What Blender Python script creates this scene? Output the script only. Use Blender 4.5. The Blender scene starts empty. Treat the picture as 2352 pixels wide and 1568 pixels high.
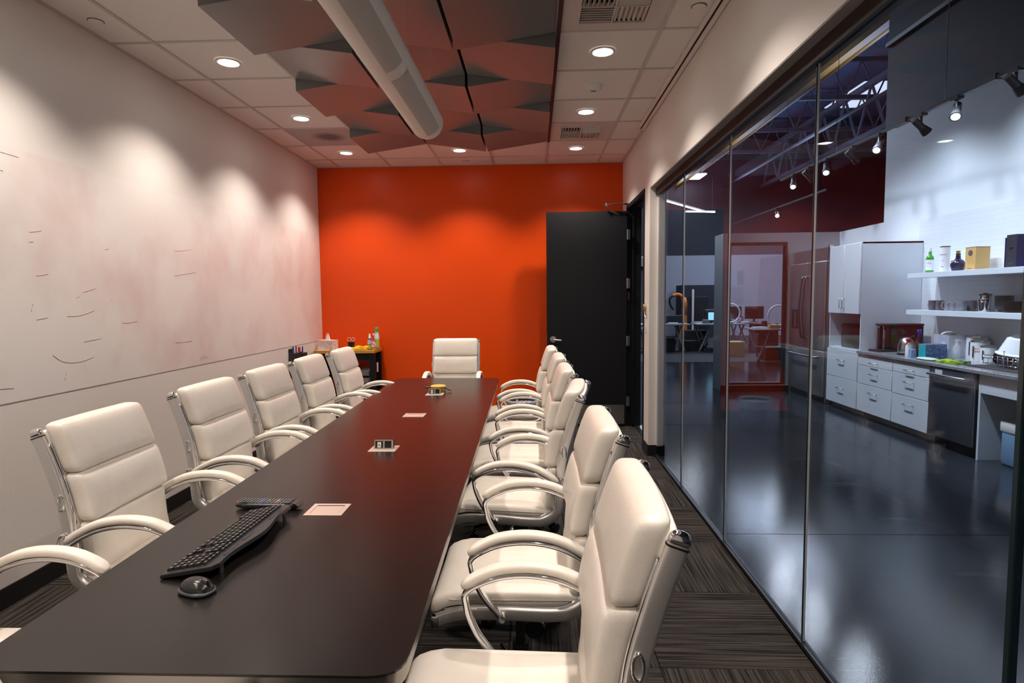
import bpy, bmesh, math, random
from mathutils import Vector, Matrix
random.seed(7)
S = bpy.context.scene
COL = S.collection
PI = math.pi
# ------------------------------------------------------------ camera, world, exposure
cd = bpy.data.cameras.new('camera'); cam = bpy.data.objects.new('camera', cd); COL.objects.link(cam)
cd.sensor_width = 36.0; cd.lens = 1353.1 * 36.0 / 2352.0; cd.clip_start = 0.03; cd.clip_end = 200
R3 = Matrix(((0.99923904, 0.00745407, 0.0382855), (0.0376276, 0.07426948, -0.99652808), (-0.01027163, 0.99721035, 0.07393248)))
M4 = R3.to_4x4(); M4.translation = Vector((0, 0, 1.472)); cam.matrix_world = M4
S.camera = cam
S.view_settings.view_transform = 'Standard'; S.view_settings.look = 'None'
S.view_settings.gamma = 1.0; S.view_settings.use_curve_mapping = False
S.view_settings.exposure = 0.0
W = bpy.data.worlds.new('world'); S.world = W; W.use_nodes = True
W.node_tree.nodes['Background'].inputs[0].default_value = (0.55, 0.65, 1.0, 1); W.node_tree.nodes['Background'].inputs[1].default_value = 0.004
try:
    S.cycles.max_bounces = 10; S.cycles.diffuse_bounces = 5; S.cycles.glossy_bounces = 5
    S.cycles.transparent_max_bounces = 16; S.cycles.transmission_bounces = 6
    S.cycles.use_denoising = True; S.cycles.sample_clamp_indirect = 4.0
    S.cycles.caustics_reflective = False; S.cycles.caustics_refractive = False
except Exception: pass
WARM = (1.0, 0.855, 0.755); COOL = (0.74, 0.82, 1.0)
SPOT_W, CEIL_Z = 110.0, 3.033

# ------------------------------------------------------------ materials
MATS = {}
def mat(name, col=(.8, .8, .8), rough=.5, metal=0.0, spec=.5, emit=None, es=0, bump=None, alpha=1, trans=0, coat=0, ior=None, mix=None):
    """bump=(scale, strength[, stretch xyz]); mix=(colour2, scale, lo, hi[, stretch])"""
    if name in MATS: return MATS[name]
    m = bpy.data.materials.new(name); m.use_nodes = True; nt = m.node_tree; b = nt.nodes['Principled BSDF']
    b.inputs['Base Color'].default_value = (*col, 1); b.inputs['Roughness'].default_value = rough
    b.inputs['Metallic'].default_value = metal; b.inputs['Specular IOR Level'].default_value = spec
    b.inputs['Coat Weight'].default_value = coat; b.inputs['Coat Roughness'].default_value = .15
    b.inputs['Transmission Weight'].default_value = trans; b.inputs['Alpha'].default_value = alpha
    if ior: b.inputs['IOR'].default_value = ior
    if emit: b.inputs['Emission Color'].default_value = (*emit, 1); b.inputs['Emission Strength'].default_value = es
    tc = nt.nodes.new('ShaderNodeTexCoord')
    def noise(scale, st=(1, 1, 1), detail=4):
        mp = nt.nodes.new('ShaderNodeMapping'); mp.inputs['Scale'].default_value = st
        nt.links.new(tc.outputs['Object'], mp.inputs[0])
        n = nt.nodes.new('ShaderNodeTexNoise'); n.inputs['Scale'].default_value = scale; n.inputs['Detail'].default_value = detail
        nt.links.new(mp.outputs[0], n.inputs['Vector']); return n
    if mix:
        n = noise(mix[1], mix[4] if len(mix) > 4 else (1, 1, 1)); r = nt.nodes.new('ShaderNodeValToRGB')
        r.color_ramp.elements[0].position = mix[2]; r.color_ramp.elements[1].position = mix[3]
        r.color_ramp.elements[0].color = (*col, 1); r.color_ramp.elements[1].color = (*mix[0], 1)
        nt.links.new(n.outputs['Fac'], r.inputs[0]); nt.links.new(r.outputs[0], b.inputs['Base Color'])
    if bump:
        n = noise(bump[0], bump[2] if len(bump) > 2 else (1, 1, 1)); bp = nt.nodes.new('ShaderNodeBump')
        bp.inputs['Strength'].default_value = bump[1]; bp.inputs['Distance'].default_value = .004
        nt.links.new(n.outputs['Fac'], bp.inputs['Height']); nt.links.new(bp.outputs[0], b.inputs['Normal'])
    MATS[name] = m; return m

WALL = mat('cream wall paint', (.78, .755, .72), .42, spec=.4, bump=(90, .12))
ORANGE = mat('orange wall paint', (.71, .064, .0006), .36, spec=.35, bump=(110, .10))
WHITEB = mat('smudged whiteboard paint', (.80, .775, .745), .30, spec=.45, mix=((.70, .58, .56), 2.2, .46, .74, (1, 1, .8)), bump=(70, .06))
TILE = mat('mineral ceiling tile', (.84, .82, .80), .9, spec=.2, bump=(160, .15))
GRID = mat('ceiling grid metal', (.58, .55, .53), .5)
DARKPLEN = mat('dark plenum', (.015, .015, .015), .9)
BLACK = mat('black laminate', (.006, .0065, .009), .6, spec=.25)
BLACKTRIM = mat('black metal trim', (.02, .02, .022), .4)
GREYTRIM = mat('grey head soffit', (.34, .33, .33), .5)
RUBBER = mat('black rubber base', (.008, .008, .009), .5)
CHROME = mat('chrome', (.82, .82, .84), .07, 1)
STEEL = mat('brushed steel', (.62, .60, .58), .28, 1, bump=(60, .05, (1, 1, 14)))
LEATHER = mat('cream leather', (.80, .755, .68), .38, spec=.5, bump=(240, .10), mix=((.74, .69, .61), 14, .45, .8))
SEAM = mat('cream seam thread', (.62, .57, .49), .6)
PLASTIC = mat('black plastic', (.012, .012, .013), .32)
PLASTICM = mat('matte black plastic', (.018, .018, .02), .5)
WOOD = mat('espresso tabletop', (.007, .006, .006), .27, spec=.42, mix=((.010, .008, .0075), 6, .4, .75, (14, 1, 1)), bump=(380, .03))
EDGE = mat('satin metal edge', (.24, .225, .21), .32, 1)
BRONZE = mat('brushed bronze plate', (.74, .60, .53), .45, .6)
WHITEP = mat('white plastic', (.82, .82, .80), .4)
CLOUD = mat('satin grey ceiling panel', (.19, .185, .185), .25, .0, spec=.40, bump=(300, .02))
TUBE = mat('translucent tube skin', (.74, .70, .66), .55, bump=(400, .06))
TUBEP = mat('perforated tube panel', (.50, .475, .45), .6, bump=(700, .5))
LAMP = mat('downlight lens', (1, .95, .9), .4, emit=(1, .93, .84), es=26)
TRIMW = mat('downlight trim', (.80, .77, .74), .35)
CONC = mat('polished concrete', (.014, .017, .023), .12, spec=.55, mix=((.030, .034, .042), .9, .35, .75), bump=(260, .05))
CAB = mat('white gloss laminate', (.72, .78, .84), .16, spec=.5)
KWALL = mat('kitchen white paint', (.80, .84, .88), .5)
KBLACK = mat('black upper wall', (.018, .021, .036), .6)
GRANITE = mat('grey granite', (.34, .34, .36), .16, mix=((.10, .10, .11), 160, .48, .60))
DWASH = mat('dark stainless', (.20, .21, .24), .30, .8, bump=(50, .04, (1, 1, 12)))
FRIDGE = mat('stainless fridge', (.50, .47, .46), .30, .85, bump=(50, .05, (12, 12, 1)))
TOE = mat('grey toe kick', (.28, .27, .27), .5)
HALLCARPET = mat('dark hall carpet', (.03, .031, .035), .95, bump=(300, .5))

def carpet():
    m = bpy.data.materials.new('striped carpet tile'); m.use_nodes = True; nt = m.node_tree; b = nt.nodes['Principled BSDF']
    b.inputs['Roughness'].default_value = .95; b.inputs['Specular IOR Level'].default_value = .1
    tc = nt.nodes.new('ShaderNodeTexCoord'); oi = nt.nodes.new('ShaderNodeObjectInfo')
    ad = nt.nodes.new('ShaderNodeVectorMath'); ad.operation = 'ADD'; sc = nt.nodes.new('ShaderNodeVectorMath'); sc.operation = 'SCALE'; sc.inputs['Scale'].default_value = 9
    cx = nt.nodes.new('ShaderNodeCombineXYZ'); nt.links.new(oi.outputs['Random'], cx.inputs[0]); nt.links.new(oi.outputs['Random'], cx.inputs[1])
    nt.links.new(cx.outputs[0], sc.inputs[0]); nt.links.new(tc.outputs['Object'], ad.inputs[0]); nt.links.new(sc.outputs[0], ad.inputs[1])
    mp = nt.nodes.new('ShaderNodeMapping'); mp.inputs['Scale'].default_value = (60, 1.3, 1); nt.links.new(ad.outputs[0], mp.inputs[0])
    n = nt.nodes.new('ShaderNodeTexNoise'); n.inputs['Scale'].default_value = 1.6; n.inputs['Detail'].default_value = 3; nt.links.new(mp.outputs[0], n.inputs['Vector'])
    r = nt.nodes.new('ShaderNodeValToRGB'); e = r.color_ramp.elements
    e[0].position = .36; e[0].color = (.012, .011, .010, 1); e[1].position = .66; e[1].color = (.068, .060, .053, 1)
    k = r.color_ramp.elements.new(.5); k.color = (.040, .035, .031, 1)
    nt.links.new(n.outputs['Fac'], r.inputs[0]); nt.links.new(r.outputs[0], b.inputs['Base Color'])
    n2 = nt.nodes.new('ShaderNodeTexNoise'); n2.inputs['Scale'].default_value = 330; nt.links.new(tc.outputs['Object'], n2.inputs['Vector'])
    bp = nt.nodes.new('ShaderNodeBump'); bp.inputs['Strength'].default_value = .8; bp.inputs['Distance'].default_value = .004
    nt.links.new(n2.outputs['Fac'], bp.inputs['Height']); nt.links.new(bp.outputs[0], b.inputs['Normal'])
    return m
CARPET = carpet()

def glassmat(name, tint, refl=1.0, ior=1.52):
    m = bpy.data.materials.new(name); m.use_nodes = True; nt = m.node_tree; nt.nodes.clear()
    o = nt.nodes.new('ShaderNodeOutputMaterial'); t = nt.nodes.new('ShaderNodeBsdfTransparent'); g = nt.nodes.new('ShaderNodeBsdfGlossy')
    mx = nt.nodes.new('ShaderNodeMixShader'); f = nt.nodes.new('ShaderNodeFresnel'); f.inputs['IOR'].default_value = ior
    t.inputs[0].default_value = (*tint, 1); g.inputs['Roughness'].default_value = 0.0; g.inputs['Color'].default_value = (refl * .92, refl * .97, refl * 1.1, 1)
    gm = nt.nodes.new('ShaderNodeNewGeometry'); mr = nt.nodes.new('ShaderNodeMapRange'); mr.inputs['To Min'].default_value = ior; mr.inputs['To Max'].default_value = 1 / ior
    nt.links.new(gm.outputs['Backfacing'], mr.inputs['Value']); nt.links.new(mr.outputs[0], f.inputs['IOR'])
    nt.links.new(f.outputs[0], mx.inputs[0]); nt.links.new(t.outputs[0], mx.inputs[1]); nt.links.new(g.outputs[0], mx.inputs[2]); nt.links.new(mx.outputs[0], o.inputs[0])
    MATS[name] = m; return m
GLASS = glassmat('clear partition glass', (.94, .965, .99), .42, 1.40)
THINGLASS = glassmat('thin clear glass', (.93, .95, .96))

def tilewall():
    m = bpy.data.materials.new('white linear wall tile'); m.use_nodes = True; nt = m.node_tree; b = nt.nodes['Principled BSDF']
    b.inputs['Roughness'].default_value = .25
    tc = nt.nodes.new('ShaderNodeTexCoord'); sp = nt.nodes.new('ShaderNodeSeparateXYZ'); cb = nt.nodes.new('ShaderNodeCombineXYZ')
    nt.links.new(tc.outputs['Object'], sp.inputs[0]); nt.links.new(sp.outputs[1], cb.inputs[0]); nt.links.new(sp.outputs[2], cb.inputs[1])
    br = nt.nodes.new('ShaderNodeTexBrick'); br.inputs['Scale'].default_value = 1; br.inputs['Brick Width'].default_value = .30; br.inputs['Row Height'].default_value = .05
    br.inputs['Mortar Size'].default_value = .0014; br.inputs['Color1'].default_value = (.80, .84, .88, 1); br.inputs['Color2'].default_value = (.78, .82, .86, 1); br.inputs['Mortar'].default_value = (.68, .72, .77, 1)
    nt.links.new(cb.outputs[0], br.inputs[0]); nt.links.new(br.outputs[0], b.inputs['Base Color'])
    bp = nt.nodes.new('ShaderNodeBump'); bp.inputs['Strength'].default_value = .4; bp.inputs['Distance'].default_value = -.002
    nt.links.new(br.outputs['Fac'], bp.inputs['Height']); nt.links.new(bp.outputs[0], b.inputs['Normal'])
    return m
KTILE = tilewall()

# ------------------------------------------------------------ mesh helpers
def link(name, bm, m, parent=None, smooth=False, angle=None):
    bmesh.ops.recalc_face_normals(bm, faces=bm.faces)
    me = bpy.data.meshes.new(name); bm.to_mesh(me); bm.free()
    if m: me.materials.append(m)
    if smooth:
        for p in me.polygons: p.use_smooth = True
        if angle is not None:
            try: me.set_sharp_from_angle(angle=math.radians(angle))
            except Exception: pass
    o = bpy.data.objects.new(name, me); COL.objects.link(o)
    if parent: o.parent = parent
    return o
def again(o, parent=None, loc=None, rz=None):
    c = o.copy(); COL.objects.link(c)
    if parent is not None: c.parent = parent
    if loc is not None: c.location = loc
    if rz is not None: c.rotation_euler = (0, 0, rz)
    return c
def copy_tree(o, parent=None):
    c = o.copy(); COL.objects.link(c); c.parent = parent
    for ch in list(o.children): copy_tree(ch, c)
    return c
def tag(o, label, cat, group=None):
    o['label'] = label; o['category'] = cat
    if group: o['group'] = group
    return o
def thing(name, label, cat, loc=(0, 0, 0), rz=0, group=None):
    o = bpy.data.objects.new(name, None); COL.objects.link(o); o.empty_display_size = .1
    o.location = loc; o.rotation_euler = (0, 0, rz); return tag(o, label, cat, group)
def struct(o): o['kind'] = 'structure'; return o
def BM(): return bmesh.new()
def box(bm, x0, x1, y0, y1, z0, z1, bev=0, seg=2):
    b = bmesh.new(); bmesh.ops.create_cube(b, size=1)
    for v in b.verts: v.co = Vector(((x0 + x1) / 2 + v.co.x * (x1 - x0), (y0 + y1) / 2 + v.co.y * (y1 - y0), (z0 + z1) / 2 + v.co.z * (z1 - z0)))
    if bev: bmesh.ops.bevel(b, geom=b.edges[:], offset=bev, segments=seg, profile=.5, affect='EDGES')
    join(bm, b); return bm
def join(bm, b, M=None):
    vs = [bm.verts.new(M @ v.co if M else v.co) for v in b.verts]; b.verts.index_update()
    for f in b.faces:
        try: bm.faces.new([vs[v.index] for v in f.verts])
        except ValueError: pass
    b.free()
def cyl(bm, p0, p1, r0, r1=None, n=20, cap=True):
    r1 = r0 if r1 is None else r1
    p0 = Vector(p0); p1 = Vector(p1); d = (p1 - p0).normalized(); a = d.orthogonal().normalized(); c = d.cross(a)
    A = [bm.verts.new(p0 + (a * math.cos(2 * PI * i / n) + c * math.sin(2 * PI * i / n)) * r0) for i in range(n)]
    B = [bm.verts.new(p1 + (a * math.cos(2 * PI * i / n) + c * math.sin(2 * PI * i / n)) * r1) for i in range(n)]
    for i in range(n): bm.faces.new((A[i], A[(i + 1) % n], B[(i + 1) % n], B[i]))
    if cap: bm.faces.new(A[::-1]); bm.faces.new(B)
    return bm
def lathe(bm, prof, n=24, cx=0, cy=0, sx=1, sy=1):
    rings = []
    for r, z in prof:
        rings.append([bm.verts.new((cx, cy, z))] if r < 1e-6 else [bm.verts.new((cx + sx * r * math.cos(2 * PI * i / n), cy + sy * r * math.sin(2 * PI * i / n), z)) for i in range(n)])
    for a, b in zip(rings, rings[1:]):
        for i in range(n):
            j = (i + 1) % n
            if len(a) == 1 and len(b) == 1: continue
            if len(a) == 1: bm.faces.new((a[0], b[i], b[j]))
            elif len(b) == 1: bm.faces.new((a[i], a[j], b[0]))
            else: bm.faces.new((a[i], a[j], b[j], b[i]))
    return bm
def smoothpath(pts, sub=6):
    P = [Vector(p) for p in pts]; out = []
    for i in range(len(P) - 1):
        p0 = P[max(i - 1, 0)]; p1 = P[i]; p2 = P[i + 1]; p3 = P[min(i + 2, len(P) - 1)]
        for k in range(sub):
            t = k / sub
            out.append(.5 * ((2 * p1) + (p2 - p0) * t + (2 * p0 - 5 * p1 + 4 * p2 - p3) * t * t + (3 * p1 - p0 - 3 * p2 + p3) * t ** 3))
    out.append(P[-1]); return out
def sweep(bm, path, sec, side=None, scales=None, closed=False):
    """sec: list of (a, b): a along side axis, b along in-plane normal."""
    P = [Vector(p) for p in path]; rings = []; n = len(P); prev = None
    for i in range(n):
        t = (P[(i + 1) % n] - P[i - 1]) if closed else (P[min(i + 1, n - 1)] - P[max(i - 1, 0)])
        t.normalize()
        if side is not None: s = Vector(side)
        else:
            s = (prev - t * prev.dot(t)) if prev is not None else t.orthogonal()
            s.normalize(); prev = s
        nn = t.cross(s).normalized(); k = scales[i] if scales else 1
        rings.append([bm.verts.new(P[i] + s * a * k + nn * b * k) for a, b in sec])
    m = len(sec)
    for i in range(n if closed else n - 1):
        A = rings[i]; B = rings[(i + 1) % n]
        for j in range(m): bm.faces.new((A[j], A[(j + 1) % m], B[(j + 1) % m], B[j]))
    if not closed: bm.faces.new(rings[0][::-1]); bm.faces.new(rings[-1])
    return bm
def circ(r, n=10, r2=None): return [(r * math.cos(2 * PI * i / n), (r2 or r) * math.sin(2 * PI * i / n)) for i in range(n)]
def rrect(w, h, r, k=3):
    out = []
    for cx, cy, a0 in ((w / 2 - r, h / 2 - r, 0), (-w / 2 + r, h / 2 - r, 90), (-w / 2 + r, -h / 2 + r, 180), (w / 2 - r, -h / 2 + r, 270)):
        for i in range(k + 1):
            a = math.radians(a0 + 90 * i / k); out.append((cx + r * math.cos(a), cy + r * math.sin(a)))
    return out
def tube(bm, pts, r, n=8, closed=False): return sweep(bm, pts, circ(r, n), closed=closed)
def sqbox(bm, c, s, p=5, n=10, fn=None):
    """superquadric cushion centred at c, size s; fn deforms local coordinates"""
    b = bmesh.new(); bmesh.ops.create_cube(b, size=2); bmesh.ops.subdivide_edges(b, edges=b.edges[:], cuts=n, use_grid_fill=True)
    px, py, pz = p if isinstance(p, tuple) else (p, p, p)
    for v in b.verts:
        x, y, z = v.co
        x, y, z = (math.sin(x * PI / 2 * .999), math.sin(y * PI / 2 * .999), math.sin(z * PI / 2 * .999))
        k = (abs(x) ** px + abs(y) ** py + abs(z) ** pz) ** (1 / min(px, py, pz))
        q = Vector((c[0] + x / k * s[0] / 2, c[1] + y / k * s[1] / 2, c[2] + z / k * s[2] / 2))
        v.co = fn(q) if fn else q
    join(bm, b); return bm
def pad(bm, c, s, r, n=9, bulge=0.0, axis=1, fn=None):
    """rounded box (edge radius r, dense towards its edges) whose two faces across axis swell by bulge"""
    b = bmesh.new(); bmesh.ops.create_cube(b, size=2); bmesh.ops.subdivide_edges(b, edges=b.edges[:], cuts=n, use_grid_fill=True)
    h = [q / 2 for q in s]
    for v in b.verts:
        p = [math.sin(t * PI / 2 * .9999) * h[i] for i, t in enumerate(v.co)]
        k = [max(-(h[i] - r), min(h[i] - r, p[i])) for i in range(3)]
        d = Vector([p[i] - k[i] for i in range(3)])
        q = Vector(k) + (d.normalized() * r if d.length > 1e-9 else d)
        o = [i for i in range(3) if i != axis]
        q[axis] += bulge * (1 if q[axis] > 0 else -1) * max(0, 1 - (q[o[0]] / h[o[0]]) ** 2) ** .5 * max(0, 1 - (q[o[1]] / h[o[1]]) ** 2) ** .5 * min(1, abs(q[axis]) / h[axis])
        q = Vector([q[i] + c[i] for i in range(3)]); v.co = fn(q) if fn else q
    join(bm, b); return bm
def poly_prism(bm, pts, z0, z1):
    A = [bm.verts.new((x, y, z0)) for x, y in pts]; B = [bm.verts.new((x, y, z1)) for x, y in pts]; n = len(pts)
    bm.faces.new(A[::-1]); bm.faces.new(B)
    for i in range(n): bm.faces.new((A[i], A[(i + 1) % n], B[(i + 1) % n], B[i]))
    return bm
def one(name, m, x0, x1, y0, y1, z0, z1, parent=None, bev=0, seg=2):
    return link(name, box(BM(), x0, x1, y0, y1, z0, z1, bev, seg), m, parent, smooth=bool(bev), angle=40)
def wraptxt(name, s, size, m, parent, r, az, z, shear=0):
    a = math.radians(az); o = txt(name, s, size, m, parent, (r * math.cos(a), r * math.sin(a), z), (PI / 2, 0, a - 1.5 * PI), .0003, shear)
    for v in o.data.vertices: v.co = Vector((r * math.sin(v.co.x / r), v.co.y, r * math.cos(v.co.x / r) - r + v.co.z))
    return o
def txt(name, s, size, m, parent, loc, rot, ext=.0004, shear=0):
    c = bpy.data.curves.new(name, 'FONT'); c.body = s; c.size = size; c.extrude = ext; c.align_x = 'CENTER'; c.align_y = 'CENTER'; c.shear = shear
    c.materials.append(m); tmp = bpy.data.objects.new(name, c); COL.objects.link(tmp); bpy.context.view_layer.update(); me = bpy.data.meshes.new_from_object(tmp.evaluated_get(bpy.context.evaluated_depsgraph_get())); bpy.data.objects.remove(tmp)
    o = bpy.data.objects.new(name, me); COL.objects.link(o); o.parent = parent; o.location = loc; o.rotation_euler = rot; return o

# ------------------------------------------------------------ room geometry constants
XL, XR, YE, YB = -2.573, 1.045, 7.05, -2.2
X0, Y0, T = -2.293, 3.614, .6096
YC = 5.415; ZH = 2.445; XG = 1.12
# ---- floor with carpet tiles (the concrete outside runs up to the glass)
fl = struct(one('floor', DARKPLEN, XL - .2, 1.24, YB - .2, YE + .2, -.12, -.012))
tb = box(BM(), -.3035, .3035, -.3035, .3035, -.012, 0, .002, 1)
t0 = link('carpet_tile', tb, CARPET, fl)
first = True
for i in range(7):
    for j in range(16):
        x = .795 - T * i; y = 2.87 + T * (j - 8) + T / 2
        if x < XL - .3 or x > 1.2 or y > YE + .3 or y < YB: continue
        if first: o = t0; first = False
        else: o = again(t0, fl)
        r = PI / 2 if (i + j) % 2 else 0
        sx = sy = 1
        ex = x; ey = y
        lo, hi = x - T / 2, x + T / 2
        if lo < XL: ex = (XL + hi) / 2; sx = (hi - XL) / T
        lo2, hi2 = y - T / 2, y + T / 2
        if hi2 > YE: ey = (lo2 + YE) / 2; sy = (YE - lo2) / T
        o.location = (ex, ey, 0); o.rotation_euler = (0, 0, r); o.scale = (sx, sy, 1) if r == 0 else (sy, sx, 1)
# ---- walls
wl = struct(one('wall_left', WALL, XL - .12, XL, YB, YE + .12, 0, 3.2))
one('whiteboard_panel', WHITEB, XL, XL + .0008, -1.2, YE - .012, .985, 2.235, wl)
we = struct(one('wall_end', ORANGE, XL, 1.24, YE, YE + .12, 0, 3.2))
struct(one('wall_back', WALL, XL - .12, 1.24, YB - .12, YB, 0, 3.2))
XO = 1.195
b = BM()
box(b, XR, XO, 6.745, YE, 0, 3.2); box(b, XR, XO, 5.650, 6.745, 2.47, 3.2); box(b, XR, XO, YC, 5.650, 0, 3.2); box(b, XR, XO, YB, YC, ZH, 3.2)
wr = struct(link('wall_right', b, WALL))
struct(one('baseboard_left', RUBBER, XL, XL + .009, YB, YE, 0, .10))
struct(one('baseboard_end', RUBBER, XL + .009, 1.04, YE - .009, YE, 0, .10))
b = BM(); box(b, XR - .009, XR, YC - .004, 5.645, 0, .10); box(b, XR - .009, XO, YC - .010, YC, 0, .10); box(b, XR - .009, XR, 6.75, YE, 0, .10)
struct(link('baseboard_right', b, RUBBER))
one('board_edge', mat('grubby board edge', (.40, .33, .32), .6), XL + .0002, XL + .0016, -1.2, YE - .012, .981, .9845, wl)
# dry-erase marks on the wall: (y, z) strokes
MR = mat('red marker ink', (.72, .20, .16), .6); MG = mat('grey marker ink', (.34, .27, .26), .6); MP = mat('purple marker ink', (.26, .20, .50), .6); MK = mat('black marker ink', (.02, .02, .03), .6)
def stroke(m, pts, r=.0015):
    P = [(XL + .0012, y, z) for y, z in pts]
    if len(P) > 2: P = smoothpath(P, 4)
    o = link('marker_stroke', sweep(BM(), P, [(-r, 0), (0, r * .5), (r, 0), (0, -r * .5)]), m, wl); return o
for m_, p_ in [(MR, [(2.944, 1.831), (2.982, 1.837), (3.019, 1.846)]), (MG, [(2.939, 1.78), (2.965, 1.784)]), (MR, [(2.967, 1.611), (3.003, 1.614), (3.044, 1.622)]), (MR, [(4.164, 1.83), (4.263, 1.84), (4.367, 1.858)]), (MG, [(4.148, 1.652), (4.282, 1.671), (4.423, 1.689)]), (MR, [(3.225, 1.495), (3.252, 1.505)]), (MR, [(3.277, 1.528), (3.33, 1.539), (3.376, 1.551)]), (MR, [(2.935, 1.465), (2.93, 1.452)]), (MR, [(2.926, 1.442), (2.921, 1.424)]), (MG, [(2.95, 1.383), (3.022, 1.391)]), (MR, [(3.152, 1.395), (3.223, 1.394), (3.291, 1.405), (3.352, 1.421)]), (MR, [(3.583, 1.339), (3.649, 1.338), (3.721, 1.345)]), (MG, [(3.261, 1.246), (3.394, 1.255)]), (MR, [(4.118, 1.176), (4.216, 1.171), (4.319, 1.173)]), (MR, [(3.037, 1.191), (3.095, 1.152), (3.162, 1.137), (3.241, 1.136), (3.328, 1.152)]), (MR, [(3.12, 1.085), (3.115, 1.07)]), (MR, [(3.11, 1.061), (3.107, 1.044)]), (MG, [(2.712, 1.059), (2.79, 1.051)]), (MK, [(2.804, 2.111), (2.81, 2.11), (2.816, 2.108)]), (MP, [(2.811, 2.199), (2.911, 2.197)]), (MG, [(3.473, 1.785), (3.504, 1.791)]), (MR, [(3.493, 1.481), (3.509, 1.488)]), (MP, [(4.46, 1.043), (4.432, 1.037), (4.428, 1.021), (4.448, 1.016)]), (MP, [(4.434, 1.032), (4.454, 1.032)]), (MP, [(4.47, 1.042), (4.495, 1.042)]), (MP, [(4.483, 1.042), (4.476, 1.019)]), (MP, [(4.515, 1.037), (4.504, 1.029), (4.514, 1.02)]), (MP, [(4.53, 1.032), (4.533, 1.027)])]: stroke(m_, p_)
# ---- black header channel, soffit, base channel
struct(one('trim_1', GREYTRIM, XR + .002, XG - .02, YB, YC - .001, ZH - .006, ZH))
struct(one('trim_2', RUBBER, XG - .022, XG + .03, YB, YC, 2.375, ZH - .004))
struct(one('trim_3', BLACKTRIM, XG - .014, XG + .014, YB, YC, 0, .018))
struct(one('trim_4', TRIMW, XG - .004, XG + .05, YC - .045, YC, .1, 2.375))
# ---- glass partition (window_1) with separate panes
ys = [YC - .02, 4.49, 3.459, 2.427, 1.392]
PEDGE = mat('glint white glass edge', (.96, .98, .98), .5)  # white stands in for light carried to the pane edges
PDARK = mat('dark glass edge', (.015, .03, .035), .2)
w1 = struct(one('window_1', PDARK, XG - .006, XG + .006, 1.385, 1.387, .018, 2.375))
for a, c in zip(ys, ys[1:]):
    one('glass_pane', GLASS, XG - .006, XG + .006, c + .003, a - .003, .018, 2.375, w1)
for y in ys[1:4]:
    one('pane_joint', PEDGE, XG - .0022, XG + .0062, y - .0028, y + .0028, .018, 2.375, w1)
    one('pane_seal', PDARK, XG - .0062, XG - .0023, y - .0028, y + .0028, .018, 2.375, w1)
d2 = struct(one('door_2', PDARK, XG - .011, XG + .011, 1.372, 1.386, .01, 2.37))
one('glass_leaf', GLASS, XG - .006, XG + .006, .40, 1.372, .01, 2.37, d2)
one('door_pull', STEEL, XG - .06, XG - .035, .50, .53, .75, 1.35, d2, .008)
w2 = struct(one('window_2', PDARK, XG - .006, XG + .006, .392, .396, .018, 2.375))
one('glass_pane', GLASS, XG - .006, XG + .006, YB + .01, .39, .018, 2.375, w2)
# ---- entrance door (open 90 degrees), frame, hardware
fr = BM()
for x0, x1 in ((XR - .008, XO + .008),):
    box(fr, x0, x1, 5.650, 5.690, 0, 2.44); box(fr, x0, x1, 6.705, 6.745, 0, 2.44); box(fr, x0, x1, 5.650, 6.745, 2.44, 2.48)
    box(fr, XR + .05, XR + .075, 5.690, 5.705, 0, 2.44); box(fr, XR + .05, XR + .075, 6.69, 6.705, 0, 2.44); box(fr, XR + .05, XR + .075, 5.69, 6.705, 2.425, 2.44)
struct(link('trim_5', fr, BLACK))
d1 = struct(one('door_1', BLACK, .140, 1.036, 6.66, 6.704, .012, 2.418))
one('kick_plate', STEEL, .17, 1.012, 6.6575, 6.66, .03, .247, d1)
for z in (2.16, 1.62, .975, .29):
    h = one('hinge', STEEL, 1.040, 1.070, 6.652, 6.657, z - .055, z + .055, d1)
    link('hinge_knuckle', cyl(BM(), (1.038, 6.655, z - .055), (1.038, 6.655, z + .055), .006, n=10), STEEL, h)
    for dz in (-.038, -.012, .012, .038):
        link('screw', cyl(BM(), (1.058, 6.6515, z + dz), (1.058, 6.649, z + dz), .004, n=8), PLASTIC, h)
for x in (.19, .59, .99):
    for z in (.045, .232): link('screw', cyl(BM(), (x, 6.656, z), (x, 6.6576, z), .004, n=8), CHROME, d1)
lv = BM(); cyl(lv, (.21, 6.65, 1.0), (.21, 6.66, 1.0), .036, n=24); cyl(lv, (.21, 6.60, 1.0), (.21, 6.65, 1.0), .013, n=14)
tube(lv, smoothpath([(.21, 6.605, 1.0), (.25, 6.602, .995), (.30, 6.604, .99)]), .011)
link('lever_handle', lv, STEEL, d1, True, 40)
one('strike_edge', STEEL, .1385, .140, 6.667, 6.697, .94, 1.06, d1)
ac = BM(); cyl(ac, (.795, 6.62, 2.47), (.795, 6.62, 2.50), .014, n=12)
tube(ac, [(.795, 6.62, 2.488), (1.0, 6.60, 2.49)], .008); tube(ac, [(1.0, 6.60, 2.49), (1.05, 6.60, 2.49)], .016)
tube(ac, [(.795, 6.62, 2.475), (.84, 6.65, 2.42), (.95, 6.66, 2.38)], .009)
link('closer_arm', ac, CHROME, d1, True, 40)
one('door_label', mat('maroon label', (.08, .02, .03), .5), 1.05, 1.063, 6.66, 6.662, 1.43, 1.53, d1)

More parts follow.
